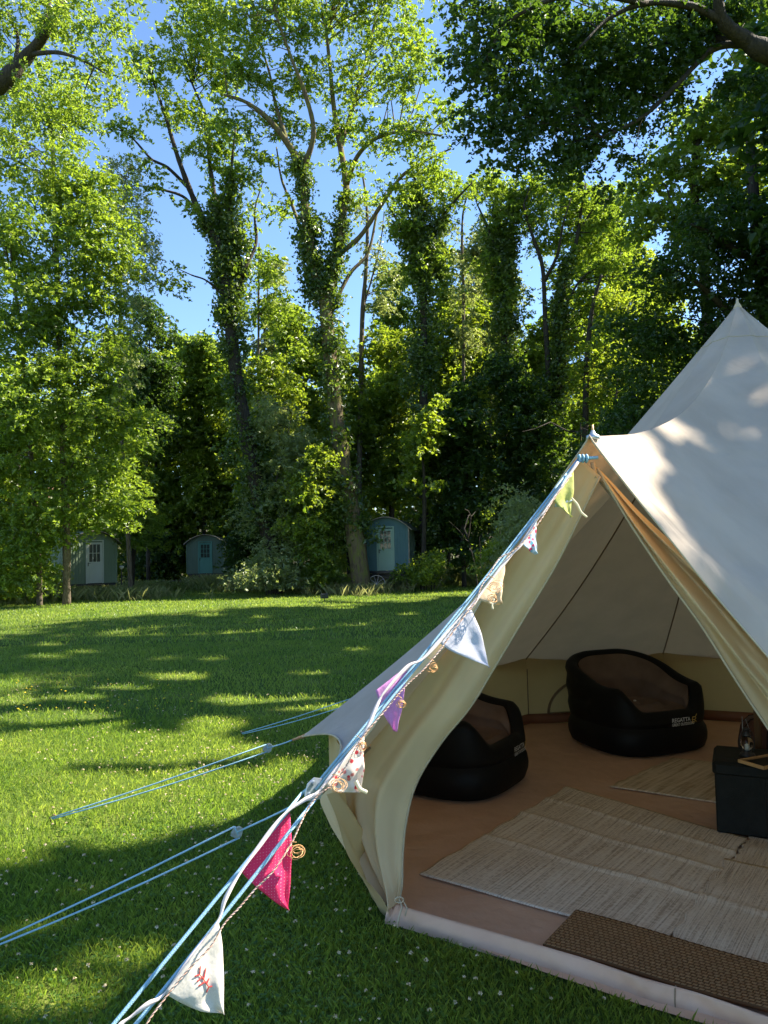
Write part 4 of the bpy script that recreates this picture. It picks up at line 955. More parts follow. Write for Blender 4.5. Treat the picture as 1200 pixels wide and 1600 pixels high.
# ------------------------------------------------------------------ shepherd's huts
def paint(name, a, b): return pmat(name, [(.3, a), (.7, b)], 1.6, .6, .25, 24, .004, vec=lambda n: mapped(n, (1, 1, .35)))
HG = paint('sage_paint', (.14, .19, .125), (.20, .26, .175)); HG2 = paint('dark_green_paint', (.075, .12, .085), (.11, .165, .12)); HB = paint('blue_green_paint', (.06, .135, .14), (.09, .18, .18))
DW = paint('white_green_door', (.42, .44, .38), (.55, .56, .50)); DT = paint('teal_door', (.055, .17, .14), (.085, .22, .18)); DG = paint('pale_green_door', (.24, .35, .26), (.32, .43, .33))
TIN = pmat('painted_tin_roof', [(.3, (.05, .065, .05)), (.7, (.10, .12, .09))], 3, .5, .3, 12, .01); RUST = pmat('rusty_edge', [(.3, (.16, .13, .09)), (.7, (.34, .28, .22))], 8, .7, .3, 30, .005)
def hut(px, py, y, rz, wd, L, z0, wall, side, doorm, dx, dw, cols, rows, label, post=None):
    loc = at(px, py, y); loc[2] = 0; root = empty('shepherds_hut', tuple(loc), rz); tag(root, label, 'hut', "shepherd's huts at the edge of the wood")
    ze = z0+1.78; za = z0+2.18; hw = wd/2; n = 14
    arc = lambda x: ze+(za-ze)*(1-(x/hw)**2)
    mb = MB(); xs = [(-hw+wd*i/n) for i in range(n+1)]
    # end wall with an arched head, doorway cut out
    d0, d1 = dx-dw/2, dx+dw/2; dt = z0+1.78-.03
    def wallpanel(x0, x1, zb, y_, fl=1):
        k = max(1, int((x1-x0)/.12)); X = [x0+(x1-x0)*i/k for i in range(k+1)]; V = []
        for x in X: V += [(x, y_, zb), (x, y_, arc(x))]
        Fc = [(2*i, 2*i+2, 2*i+3, 2*i+1)[::fl] for i in range(k)]; mb.add(V, Fc)
    wallpanel(-hw, d0, z0, 0); wallpanel(d1, hw, z0, 0); wallpanel(d0, d1, dt, 0)
    k = int(wd/.115)
    for i in range(k+1):
        x = -hw+.012+(wd-.024)*i/k
        zb = dt+.06 if d0-.05 < x < d1+.05 else z0
        mb.box((x, -.009, (zb+arc(x))/2-.005), (.022, .018, arc(x)-zb-.01))
    mb.obj('end_wall', wall, root); mb = MB(); wallpanel(-hw, hw, z0, L, -1); mb.obj('end_wall', wall, root)
    for s in (-1, 1):
        mb = MB(); mb.box((s*hw, L/2, (z0+ze)/2), (.03, L, ze-z0))
        for i in range(int(L/.16)): mb.tube([(s*(hw+.02), .08+i*.16, z0+.01), (s*(hw+.02), .08+i*.16, ze-.02)], .014, 6)
        mb.obj('side_wall', side, root)
    # curved corrugated roof
    def rf(u, v):
        x = (u-.5)*(wd+.36); x2 = min(abs(x), hw*1.16); zz = ze+(za-ze)*(1-(x/hw)**2)+.035
        return (x, -.20+v*(L+.4), zz+.012*math.sin(v*(L+.4)/.075*2*PI))
    V, Fc, _ = grid(rf, 18, int((L+.4)/.018)); r = link('roof', npmesh('roof', np.array(V), np.array(Fc), TIN, True), root); s = r.modifiers.new('s', 'SOLIDIFY'); s.thickness = .012
    mb = MB(); mb.tube([(x, -.205, arc(x)+.025) for x in np.linspace(-hw-.17, hw+.17, 20)], .022, 6); mb.obj('roof_edge', post or RUST, root)
    # corner posts
    for s in (-1, 1): mb = MB(); mb.box((s*(hw+.012), -.014, (z0+ze)/2), (.05, .05, ze-z0+.0)); mb.obj('corner_post', post or wall, root)
    # door
    dr = MB(); hh = dt-z0-.03; zb = z0+.01; fw = .085; wz0 = zb+hh*.52; wz1 = zb+hh-.09
    dr.box((dx, -.004, (zb+wz0)/2), (dw-.05, .04, wz0-zb)); dr.box((dx, -.004, (wz1+zb+hh)/2), (dw-.05, .04, zb+hh-wz1))
    for s in (-1, 1): dr.box((dx+s*(dw/2-.025-fw/2), -.004, (wz0+wz1)/2), (fw, .04, wz1-wz0))
    dr.box((dx, -.028, zb+hh*.25), (dw-.25, .012, hh*.36)); dr.box((dx, -.026, wz0-.03), (dw-.05, .012, .035))
    do = dr.obj('door', doorm, root)
    wi = MB(); wi.box((dx, .004, (wz0+wz1)/2), (dw-.05-2*fw, .008, wz1-wz0)); wo = wi.obj('window', PANE, do)
    gb = MB(); ww = dw-.05-2*fw
    for i in range(1, cols): gb.box((dx-ww/2+ww*i/cols, -.012, (wz0+wz1)/2), (.022, .018, wz1-wz0))
    for i in range(1, rows): gb.box((dx, -.0115, wz0+(wz1-wz0)*i/rows), (ww, .017, .022))
    gb.obj('glazing_bar', doorm, do)
    hd = MB(); hd.tube([(d0+.06, -.03, wz0-.06), (d0+.06, -.07, wz0-.06), (d0+.15, -.07, wz0-.06)], .01, 6); hd.box((d0+.06, -.028, wz0-.1), (.035, .012, .16)); hd.obj('handle', BLKM, do)
    fr = MB()
    for s in (-1, 1): fr.box((dx+s*(dw/2+.01), -.022, (z0+dt)/2+.01), (.06, .045, dt-z0+.03))
    fr.box((dx, -.022, dt+.05), (dw+.08, .045, .05)); fr.obj('door_frame', doorm, root)
    # chassis, steps, wheels
    mb = MB()
    for s in (-1, 1): mb.box((s*hw*.6, L/2, z0-.09), (.09, L-.02, .16))
    for yy in (.35, L-.6): mb.box((0, yy, z0-.2), (wd*.8, .12, .12))
    mb.box((0, .04, z0-.05), (wd-.02, .06, .1)); mb.obj('chassis', BLKM, root)
    st = MB(); ns = 4
    for i in range(ns):
        zz = (z0-.05)*(i+.6)/ns; yy = -.12-(ns-1-i)*.20; st.box((dx, yy-.05, zz+.04), (dw*.95, .2, .035))
    for s in (-1, 1): st.tube([(dx+s*dw*.47, -.05, z0-.12), (dx+s*dw*.47, -.85, .02)], .03, 6)
    st.obj('steps', IRONW, root)
    for sx in (-1, 1):
        for yy in (.35, L-.6):
            R_ = min(.36, z0*.55); wb = MB(); c = np.array([sx*(hw-.12), yy, R_])
            wb.tube([c+np.array([0, math.cos(t)*R_, math.sin(t)*R_]) for t in np.linspace(0, 2*PI, 25)], .022, 6)
            for k in range(10): t = k*PI/5; wb.tube([c, c+np.array([0, math.cos(t)*R_, math.sin(t)*R_])], .012, 5)
            wb.tube([c-np.array([.08, 0, 0]), c+np.array([.08, 0, 0])], .05, 8); wb.obj('wheel', IRON, root)
    return root
IRONW = pmat('weathered_steps', [(.3, (.10, .075, .05)), (.7, (.20, .15, .10))], 6, .85, .4, 20, .01)
hut(146, 911, 32.5, rad(42), 1.95, 3.0, .55, HG, HG, DW, .05, .68, 3, 2, 'sage green hut at the far left with a whitish half-glazed door', None)
hut(321, 895, 44.0, rad(3), 2.05, 3.2, .62, HG2, HG2, DT, .0, .72, 3, 3, 'dark green hut in the middle distance with a teal door and small steps', None)
hut(604, 888, 31.8, rad(-9), 1.88, 3.2, .82, HB, HG2, DG, -.02, .66, 3, 3, 'blue green hut behind the mossy trunk with a pale green door', RUST)
cw = at(588, 893, 30.6); cw[2] = .34; cwo = empty('cart_wheel', (cw[0], cw[1], 0)); tag(cwo, 'old spoked iron wheel standing in the grass by the blue green hut', 'wheel')
PIR = pmat('pale_iron', [(.3, (.35, .30, .25)), (.7, (.55, .48, .42))], 20, .7, .2, 50, .005)
wb = MB(); c = np.array([0, 0, .34]); wb.tube([c+np.array([math.cos(t)*.33, .12*math.sin(t)+.05*math.cos(t), math.sin(t)*.33]) for t in np.linspace(0, 2*PI, 30)], .012, 6); wb.obj('rim', PIR, cwo)
wb = MB()
for k in range(10): t = k*PI/5; wb.tube([c, c+np.array([math.cos(t)*.33, .12*math.sin(t)+.05*math.cos(t), math.sin(t)*.33])], .008, 5)
wb.tube([c-np.array([0, .06, 0]), c+np.array([0, .06, 0])], .035, 8); wb.obj('spokes', PIR, cwo)
# small black garden floodlight on the lawn edge
g = gz(507, 941); gl = empty('garden_light', tuple(g), .3); tag(gl, 'small black garden spotlight on the lawn in front of the trunks', 'spotlight')
mb = MB(); mb.box((0, 0, .20), (.26, .10, .16), bev=.02); mb.obj('housing', BLKM, gl); mb = MB(); mb.tube([(0, 0, 0), (0, 0, .13)], .015, 6); mb.obj('spike', BLKM, gl)
mb = MB(); mb.box((0, -.054, .20), (.20, .006, .11)); mb.obj('lens', PANE, gl)
g = at(190, 886, 33.5); gl = empty('post_lamp', (g[0], g[1], 0)); tag(gl, 'low white-topped post lamp to the right of the sage green hut', 'lamp')
mb = MB(); mb.lathe([(.03, 0), (.025, g[2]-.1)], n=8); mb.obj('post', BLKM, gl); mb = MB(); mb.lathe([(.03, g[2]-.1), (.10, g[2]-.02), (.11, g[2]+.02), (.02, g[2]+.07)], n=12); mb.obj('shade', WAX, gl)
# ------------------------------------------------------------------ trees
def LM(pts, r0, r1): return (smoothline([at(*p) for p in pts], 6), r0, r1)
def base(px, y): q = at(px, 900, y); q[2] = 0; return q
def down(px, y): q = base(px, y); q[2] = -.15; return q
def LB(bx, y, pts, r0, r1): return (smoothline([down(bx, y)]+[at(*p) for p in pts], 6), r0, r1)

SUNNY += [(at(x, y, 21.0), a) for x, y, a in ((1090, 200, 1.1), (1150, 190, 1.1), (1180, 250, 1.0), (1050, 265, .9), (1110, 290, 1.), (1170, 310, .8), (1040, 340, .8), (1080, 360, .8))]
SUNNY += [(at(x, y, 36.0), a) for x, y, a in ((790, 330, 1.2), (800, 420, 1.0), (785, 520, 1.0), (700, 330, 1.2), (660, 400, 1.2), (640, 480, 1.2), (910, 340, 1.2), (950, 380, 1.0), (640, 640, 1.3), (660, 700, 1.0), (755, 800, 1.2), (440, 720, 1.4), (400, 640, 1.2), (260, 640, 1.8), (260, 720, 1.5), (320, 560, 1.6), (500, 560, 1.2), (700, 560, 1.2))]
SUNNY += [(at(560, 900, 30.6), 1.2), (at(520, 920, 30), 1.0), (at(600, 640, 31), 1.0), (at(520, 740, 30.8), 1.2), (at(330, 925, 31), 1.3), (at(140, 930, 30), 1.4), (at(60, 935, 30), 1.2)]
SUNNY += [(at(x+20*math.sin(y*.1), y+14*math.sin(x*.07), 35.0+2*math.sin(x)), 1.15) for x in range(210, 960, 105) for y in range(470, 850, 90)]
# --- main forked ash in the centre
D = 31.0
t0 = LB(566, 30.6, [(558, 860, 30.7), (548, 800, 30.9), (532, 700, D), (520, 600, D), (512, 520, D), (508, 470, D)], .40, .26)
tl = LM([(508, 472, D), (488, 410, D), (478, 340, D-.3), (472, 270, D-.5), (450, 225, D-.8), (418, 185, D-1), (385, 160, D-1.2), (350, 148, D-1.5)], .24, .05)
tl2 = LM([(472, 270, D-.5), (490, 210, D-1), (478, 150, D-1.4), (455, 90, D-1.8), (430, 20, D-2)], .13, .04)
tl3 = LM([(450, 225, D-.8), (430, 160, D), (420, 110, D+.6), (400, 50, D+1)], .09, .03)
tr_ = LM([(508, 472, D), (526, 400, D+.2), (536, 330, D+.5), (541, 290, D+.8), (532, 230, D+1), (522, 170, D+1.2), (516, 110, D+1.2), (509, 40, D+1)], .22, .06)
tr2 = LM([(541, 290, D+.8), (558, 245, D), (590, 215, D-1), (640, 205, D-2), (690, 212, D-2.8)], .12, .03)
tr3 = LM([(526, 400, D+.2), (562, 370, D), (596, 320, D-.5), (628, 275, D-1), (668, 250, D-1.6), (705, 232, D-2)], .12, .03)
tr4 = LM([(532, 230, D+1), (556, 150, D+2), (575, 80, D+2.4), (590, 10, D+2.6)], .10, .04)
tr5 = LM([(512, 500, D), (545, 430, D+.5), (575, 395, D+.9), (590, 330, D+1.2), (603, 300, D+1.2)], .10, .03)
tr6 = LM([(488, 410, D), (460, 330, D+.8), (440, 280, D+1.4), (432, 230, D+1.8)], .09, .03)
EL = [E(365, 40, 75, 50, D-1.5), E(455, 35, 75, 45, D-1.5), E(545, 25, 75, 45, D+1), E(625, 40, 60, 55, D-1), E(395, 110, 60, 45, D-1.3), E(480, 115, 55, 40, D),
      E(555, 120, 60, 42, D+1.5), E(630, 140, 45, 45, D-1.5), E(362, 185, 42, 32, D-1.5), E(440, 190, 45, 30, D+.6), E(520, 200, 45, 30, D+1), E(598, 215, 55, 32, D-1),
      E(650, 205, 42, 40, D-2), E(668, 265, 42, 26, D-1.8), E(690, 170, 26, 30, D-2), E(545, 265, 30, 20, D), E(470, 260, 26, 20, D+.5), E(410, 245, 32, 24, D), E(575, 310, 26, 18, D+1), E(620, 300, 30, 20, D-1),
      E(455, -30, 150, 40, D), E(600, -30, 80, 40, D), E(668, 90, 20, 24, D-1.5), E(440, 310, 26, 26, D+1), E(500, 340, 20, 22, D+.5)]
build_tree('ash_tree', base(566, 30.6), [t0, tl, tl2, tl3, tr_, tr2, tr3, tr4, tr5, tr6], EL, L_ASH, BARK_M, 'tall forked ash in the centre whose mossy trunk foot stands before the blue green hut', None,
           .19, .42, 46, cover=.62, flat=.5, shell=.15, twigs=.55, ivy=[(t0[0][7:], .50, .60), (tl[0][:22], .42, .2), (tr_[0][:16], .38, .2)])
# --- left twin-stemmed ivy ash
C_ = 32.0
t0 = LB(432, 31.2, [(425, 860, 31.4), (405, 780, 31.6), (385, 680, C_), (368, 580, C_), (360, 500, C_), (352, 440, C_)], .36, .24)
ta = LM([(352, 440, C_), (340, 380, C_), (318, 345, C_), (296, 295, C_-.4), (276, 240, C_-.8), (258, 180, C_-1), (240, 130, C_-1)], .20, .04)
tb = LM([(352, 440, C_), (346, 370, C_+.4), (334, 300, C_+.6), (326, 240, C_+.8), (324, 190, C_+1), (300, 130, C_+1)], .16, .04)
tc = LM([(360, 500, C_), (378, 430, C_+.3), (372, 400, C_+.3), (360, 340, C_+.2), (362, 260, C_), (368, 200, C_)], .15, .04)
td = LM([(318, 345, C_), (290, 310, C_-.6), (260, 298, C_-1), (232, 292, C_-1.4), (205, 290, C_-1.6)], .08, .02)
te = LM([(296, 295, C_), (262, 262, C_-.6), (236, 248, C_-1), (206, 215, C_-1.5), (180, 200, C_-1.8)], .08, .02)
tf = LM([(378, 430, C_), (400, 380, C_+.5), (398, 330, C_+.8), (412, 280, C_+1)], .09, .02)
tg = LM([(356, 470, C_), (325, 440, C_-.5), (300, 430, C_-1), (278, 420, C_-1.3)], .05, .015)
EL = [E(240, 105, 50, 38, C_-1), E(290, 70, 50, 42, C_), E(335, 110, 45, 42, C_+1), E(255, 175, 45, 26, C_-1), E(310, 180, 40, 30, C_+.5), E(352, 200, 36, 36, C_), E(200, 200, 36, 22, C_-1.6), E(225, 255, 34, 16, C_-1.3),
      E(340, 255, 28, 24, C_+.6), E(378, 270, 26, 30, C_), E(290, 235, 24, 16, C_), E(235, 295, 26, 9, C_-1.5), E(300, 330, 16, 14, C_-1), E(395, 330, 22, 26, C_+.8), E(282, 418, 24, 10, C_-1.3), E(262, 440, 20, 10, C_-1.3), E(350, 300, 22, 18, C_),
      E(290, 5, 50, 36, C_), E(330, 30, 34, 30, C_), E(380, 380, 24, 22, C_+1)]
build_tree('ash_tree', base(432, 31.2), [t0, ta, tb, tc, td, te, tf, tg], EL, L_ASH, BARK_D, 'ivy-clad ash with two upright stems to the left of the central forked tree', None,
           .19, .40, 44, cover=.62, shell=.15, twigs=.5, ivy=[(t0[0][3:], .70, .50), (ta[0][:14], .45, .2), (tc[0][:24], .40, .2), (tb[0][:12], .3, .2)])
# --- big leafy tree at the left
A_ = 25.5
t0 = LB(104, 26.8, [(104, 840, 26), (100, 740, 26), (95, 600, 26), (90, 450, 26), (85, 300, 26), (80, 200, 26)], .14, .06)
t1 = LB(62, 26.6, [(60, 860, 26.5), (52, 760, 26), (40, 600, 25.6), (20, 420, 25.4)], .10, .05)
EL = [E(40, 240, 110, 60, A_-1), E(120, 290, 70, 45, A_), E(150, 340, 70, 55, A_), E(60, 350, 100, 70, A_-1), E(175, 410, 38, 45, A_), E(100, 440, 100, 60, A_), E(15, 470, 80, 90, A_-1), E(160, 480, 40, 40, A_+.5),
      E(90, 540, 110, 60, A_), E(165, 560, 45, 50, A_), E(20, 610, 90, 70, A_-1.2), E(120, 630, 80, 55, A_), E(190, 650, 38, 45, A_+.5), E(60, 700, 90, 60, A_), E(150, 715, 60, 50, A_), E(20, 770, 80, 55, A_), E(120, 785, 75, 34, A_+.5), E(185, 770, 45, 42, A_+1),
      E(60, 820, 60, 22, A_+.5), E(30, 835, 50, 18, A_), E(15, 868, 60, 26, A_), E(40, 895, 50, 22, A_+.5), E(20, 920, 50, 14, A_+1), E(60, 850, 30, 12, A_+1), E(185, 815, 30, 16, A_+1), E(95, 835, 40, 12, A_+.5), E(110, 160, 60, 40, A_), E(20, 140, 70, 60, A_)]
build_tree('broadleaf_tree', base(104, 26), [t0, t1], EL, L_ASH, BARK, 'dense bright green tree filling the left side, its boughs hanging over the sage green hut', None,
           .17, .45, 62, cover=.85, shell=.35, twigs=.35, zmin=.3)
# weeping birch-like sprays at its right side
EL = [E(205, 330, 24, 60, 30), E(222, 400, 20, 40, 30), E(195, 270, 26, 36, 30)]
t0 = LB(205, 31, [(198, 800, 31), (186, 600, 30.5), (190, 420, 30.3), (196, 280, 30)], .10, .03)
build_tree('birch_tree', base(205, 31), [t0], EL+[E(190, 560, 30, 60, 30.4), E(200, 480, 22, 40, 30.2)], L_PAL, BARK, 'slender pale-leaved birch drooping beside the dense tree at the left', None, .13, .35, 60, droop=.9, cover=.8, twigs=.5)
# --- overhanging bough at the top left
B_ = 12.5
t0 = (smoothline([(-9.5, 12.5, -.1), (-9.3, 12.6, 3), (-8.9, 12.6, 5.5), at(-60, 190, B_+.2), at(5, 128, B_), at(45, 85, B_), at(72, 50, B_-.2), at(98, -5, B_-.4)], 6), .26, .04)
t1 = LM([(62, 65, B_), (72, 30, B_+.4), (78, 0, B_+.6), (80, -30, B_+.8)], .05, .03); t2 = LM([(45, 85, B_), (90, 82, B_-.3), (130, 95, B_-.6), (165, 115, B_-.8)], .04, .012)
t3 = LM([(20, 115, B_), (28, 60, B_+.6), (14, 20, B_+1)], .04, .02)
EL = [E(110, 35, 60, 40, B_-.5), E(180, 40, 38, 36, B_-.6), E(60, 130, 60, 40, B_), E(140, 110, 60, 38, B_-.4), E(20, 60, 60, 60, B_+.6), E(190, 95, 32, 26, B_-.8), E(30, 200, 60, 26, B_), E(110, 175, 42, 26, B_), E(60, -10, 140, 30, B_), E(165, 160, 26, 22, B_-.5), E(205, 12, 18, 24, B_-.6)]
build_tree('ash_tree', (-9.5, 12.5, 0), [t0, t1, t2, t3], EL, L_YEL, BARK_D, 'yellow green boughs reaching in at the top left corner', None, .085, .24, 50, cover=.62, shell=.2, twigs=.5, twr=.010)

# --- big dark beech overhead at the right
G_ = 10.0
bb = np.array([12.6, 12.6, 0.])
t0 = (smoothline([bb-[0, 0, .15], bb+[0, 0, 2.5], bb+[-.3, 0, 5], bb+[-.2, .2, 8], bb+[.3, .4, 12]], 6), .60, .22)
t1 = (smoothline([bb+[-.3, 0, 5], (9.5, 11.4, 7.0), at(1320, 130, G_+.6), at(1200, 82, G_), at(1165, 62, G_-.1), at(1128, 30, G_-.3), at(1118, -40, G_-.6)], 6), .25, .04)
t2 = LM([(1175, 68, G_), (1115, 76, G_+.1), (1062, 128, G_), (1005, 182, G_-.1), (940, 215, G_-.2)], .055, .014)
t3 = LM([(1130, 32, G_-.3), (1080, 10, G_-.4), (1010, 5, G_-.6), (950, 30, G_-.7), (905, 75, G_-.9)], .06, .014)
t4 = LM([(1180, 72, G_), (1090, 58, G_+.5), (1030, 70, G_+.6), (980, 90, G_+.6), (900, 160, G_+.5), (850, 175, G_+.4)], .055, .014)
t5 = LM([(1010, 5, G_-.6), (900, -10, G_-1), (800, 30, G_-1.1), (760, 90, G_-1.1)], .04, .012)
EL = [E(780, 45, 62, 50, G_-.8), E(860, 20, 60, 45, G_), E(800, 130, 60, 38, G_-.6), E(870, 95, 60, 45, G_), E(940, 60, 60, 50, G_-.3), E(1010, 40, 55, 45, G_), E(1080, 30, 55, 40, G_+.3), E(1150, 10, 60, 26, G_+.2),
      E(775, 195, 48, 32, G_-.7), E(840, 185, 52, 38, G_-.4), E(905, 160, 55, 42, G_), E(970, 130, 50, 42, G_+.3), E(1030, 110, 42, 36, G_+.4), E(885, 235, 48, 30, G_), E(800, 245, 34, 20, G_-.5), E(930, 215, 36, 30, G_+.2), E(860, 268, 34, 16, G_-.2),
      E(745, 110, 28, 40, G_-.9), E(738, 190, 20, 30, G_-.9), E(722, 20, 22, 40, G_-.9), E(985, 190, 34, 24, G_+.2), E(1080, 80, 34, 16, G_+.4), E(1075, 130, 44, 34, G_+.6), E(1030, 175, 36, 30, G_+.5), E(1150, 105, 36, 18, G_+.7), E(1160, 20, 50, 26, G_+.5), E(1000, 230, 30, 30, G_+.3), E(960, 270, 34, 16, G_+.2), E(1195, 140, 20, 26, G_+.8), E(905, 285, 34, 12, G_)]
# the rest of the same crown, out of frame to the right and above: it shades the tent and the near lawn
EL2 = [((9.8, 8.8, 8.6), (3.6, 3.6, 2.3)), ((12.2, 12.0, 11.0), (4.6, 4.6, 3.0)), ((10.2, 5.6, 8.0), (3.2, 2.8, 1.9)), ((12.6, 7.4, 10.6), (3.6, 3.6, 2.4)), ((8.3, 11.8, 9.3), (2.6, 2.6, 1.8)), ((11.0, 14.0, 7.6), (3.4, 3.2, 2.0)), ((9.4, 4.2, 5.8), (2.2, 1.8, 1.3))]
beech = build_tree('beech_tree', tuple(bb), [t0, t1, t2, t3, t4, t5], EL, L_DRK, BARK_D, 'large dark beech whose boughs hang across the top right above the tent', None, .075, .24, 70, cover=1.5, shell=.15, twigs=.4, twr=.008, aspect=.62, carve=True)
def crown_mass(parent, ells, leaf, cr, m, mat, cover=1.0, name='outer_crown'):
    b = np.array(parent.location); PP, TT = [], []
    for e in ells:
        R = np.array(e[1]); vol = R[0]*R[1]*R[2]*4.19; n = int(vol/(cr**3)*.9*cover); P, K, t = clumps(e, n, cr, m, .5, .2); PP.append(P); TT.append(t)
    P = np.vstack(PP); t = np.concatenate(TT); kp = ~sun_open(P); P, t = P[kp], t[kp]; x, y, d = projv(P)  # sun gaps are shaped into this crown by dropping leaves
    kp = ~((x > 690) & (x < 1180) & (y > 60) & (y < 1600) & (d > 0)) | (P[:, 1] > 11.5); P, t = P[kp], t[kp]
    V, Fc, t = leaf_quads(P-b, leaf, t, .2, .6); link(name, npmesh(name, V, Fc, mat, False, t), parent)
crown_mass(beech, EL2, .22, .6, 40, L_DRK)
# second dark tree behind the tent
K_ = 16.0
t0 = LB(1230, 16.5, [(1215, 700, 16.4), (1200, 500, 16.2), (1180, 330, 16.), (1170, 200, 16)], .26, .08)
t1 = LM([(1205, 560, 16.2), (1130, 480, 15.6), (1070, 430, 15.2), (1020, 420, 15)], .09, .02); t2 = LM([(1190, 420, 16), (1120, 370, 15.5), (1080, 350, 15.2)], .07, .02)
EL = [E(1060, 430, 70, 50, K_-.6), E(1140, 400, 80, 60, K_), E(1010, 500, 50, 50, K_-.4), E(1090, 520, 80, 60, K_), E(1170, 500, 70, 70, K_), E(1030, 580, 60, 55, K_), E(1100, 610, 70, 50, K_+.5), E(1180, 340, 60, 50, K_), E(1000, 640, 40, 40, K_+.4), E(1050, 670, 60, 40, K_+.6), E(1100, 350, 50, 26, K_-.4), E(1170, 600, 60, 60, K_+1), E(1230, 420, 60, 90, K_)]
build_tree('beech_tree', base(1230, 16.5), [t0, t1, t2], EL, L_DRK, BARK_D, 'dark dense beech directly behind the peak of the tent', None, .11, .34, 62, cover=1.0, shell=.3, twigs=.3, twr=.010, aspect=.6, zmin=.5)
# sunlit tree above it, yellow green
F_ = 21.0
t0 = LB(1120, 22, [(1110, 600, 22), (1100, 420, 21.6), (1085, 300, 21.2), (1090, 220, 21), (1110, 150, 21)], .20, .05); t1 = LM([(1095, 360, 21.4), (1130, 300, 21), (1160, 240, 20.8), (1180, 190, 20.6)], .08, .02); t2 = LM([(1098, 400, 21.5), (1060, 340, 21), (1040, 290, 20.8)], .07, .02)
EL = [E(1090, 200, 50, 34, F_), E(1150, 180, 48, 36, F_), E(1180, 240, 40, 36, F_), E(1050, 260, 40, 30, F_), E(1110, 280, 50, 34, F_), E(1170, 300, 40, 36, F_), E(1040, 330, 36, 30, F_), E(1080, 360, 44, 28, F_+.5), E(1000, 340, 26, 34, F_+1), E(1185, 130, 26, 30, F_), E(1010, 290, 24, 24, F_+1)]
build_tree('maple_tree', base(1120, 22), [t0, t1, t2], EL, L_YEL, BARK_D, 'sunlit yellow green maple crown seen under the dark boughs at the right', None, .16, .38, 50, cover=1.3, shell=.2, twigs=.5, aspect=.65, carve=None)

# --- ivy columns right of centre
def ivytree(px, y, top, forks, label, leafm, EL, r=.55, lean=0, mat=BARK_D, cover=.7, lf=.19):
    t0 = LB(px+lean, y, [(px+lean*.6, 800, y), (px+lean*.3, 650, y), (px, top+120, y), (px, top, y)], .26, .13); L = [t0]; iv = [(t0[0][2:], r, r*.75)]
    for f in forks:
        l = LM([(px, top+30, y)]+f, .12, .03); L.append(l); iv.append((l[0][:int(len(l[0])*.6)], r*.5, r*.25))
    return build_tree('ivy_tree', base(px+lean, y), L, EL, leafm, mat, label, None, lf, .42, 42, cover=cover, shell=.15, twigs=.4, ivy=iv)
I_ = 34
ivytree(662, I_, 400, [[(655, 330, I_), (648, 280, I_), (640, 240, I_)], [(680, 360, I_), (706, 320, I_-.3), (738, 285, I_-.6)], [(640, 380, I_+.4), (618, 340, I_+.8), (605, 320, I_+1)]], 'thick ivy-smothered trunk just right of the central forked ash', L_ASH,
        [E(648, 300, 28, 24, I_), E(640, 350, 24, 26, I_), E(690, 340, 22, 18, I_), E(725, 300, 20, 16, I_), E(650, 420, 32, 40, I_), E(690, 420, 24, 40, I_), E(700, 300, 34, 26, I_), E(665, 275, 34, 22, I_), E(620, 330, 24, 24, I_+1)], .85)
ivytree(788, 36, 420, [[(800, 350, 36), (806, 290, 36), (808, 260, 36)], [(770, 380, 36), (755, 340, 36), (745, 318, 36)], [(778, 360, 36.5), (774, 300, 37), (770, 270, 37)]], 'sunlit ivy-covered trunk left of the twin dark trunks', L_ASH,
        [E(790, 320, 40, 24, 36), E(755, 350, 20, 20, 36), E(815, 300, 34, 24, 36), E(775, 420, 30, 40, 36), E(800, 470, 24, 40, 36), E(745, 290, 30, 22, 36.5), E(840, 340, 26, 30, 36.5), E(770, 280, 40, 20, 36)], .75)
T_ = 35
t0 = LB(872, T_, [(868, 820, T_), (862, 700, T_), (858, 600, T_), (852, 500, T_), (848, 420, T_), (836, 380, T_), (826, 350, T_), (818, 320, T_)], .17, .05)
t1 = LB(884, T_+.4, [(880, 820, T_+.4), (876, 700, T_+.4), (874, 600, T_), (872, 500, T_), (884, 430, T_), (900, 380, T_), (908, 330, T_), (915, 290, T_)], .20, .05)
t2 = LM([(850, 440, T_), (870, 400, T_-.5), (880, 350, T_-.8), (892, 310, T_-1)], .09, .02); t3 = LM([(872, 500, T_), (905, 440, T_-.4), (935, 418, T_-.8), (965, 408, T_-1)], .07, .02); t4 = LM([(905, 360, T_), (925, 330, T_), (945, 318, T_)], .05, .02)
EL = [E(905, 320, 40, 26, T_), E(945, 340, 34, 28, T_-.5), E(860, 330, 30, 24, T_), E(900, 400, 26, 24, T_), E(950, 410, 40, 22, T_-.8), E(925, 470, 50, 30, T_), E(820, 340, 22, 18, T_), E(975, 370, 26, 30, T_), E(940, 520, 40, 34, T_+.5), E(890, 280, 30, 18, T_), E(860, 285, 50, 20, T_+1), E(960, 310, 40, 26, T_+1), E(890, 360, 34, 30, T_+1), E(930, 380, 40, 34, T_+1.5), E(830, 300, 30, 24, T_+1), E(985, 440, 34, 40, T_), E(850, 380, 36, 30, T_+2), E(875, 440, 30, 30, T_+2), E(910, 310, 60, 30, T_+2)]
build_tree('ash_tree', base(880, T_), [t0, t1, t2, t3, t4], EL, L_ASH, BARK_D, 'pair of slender dark stems with pale crowns left of the tent ridge', None, .19, .40, 44, cover=.75, shell=.15, twigs=.5, ivy=[(t1[0][4:34], .28, .2), (t0[0][4:20], .25, .16)])
t0 = LB(560, 38, [(560, 800, 38), (563, 650, 38), (566, 500, 38), (572, 420, 38), (574, 360, 38), (572, 310, 38), (566, 270, 38)], .17, .05); t1 = LM([(568, 480, 38), (585, 420, 38), (596, 370, 38), (600, 330, 38)], .06, .02)
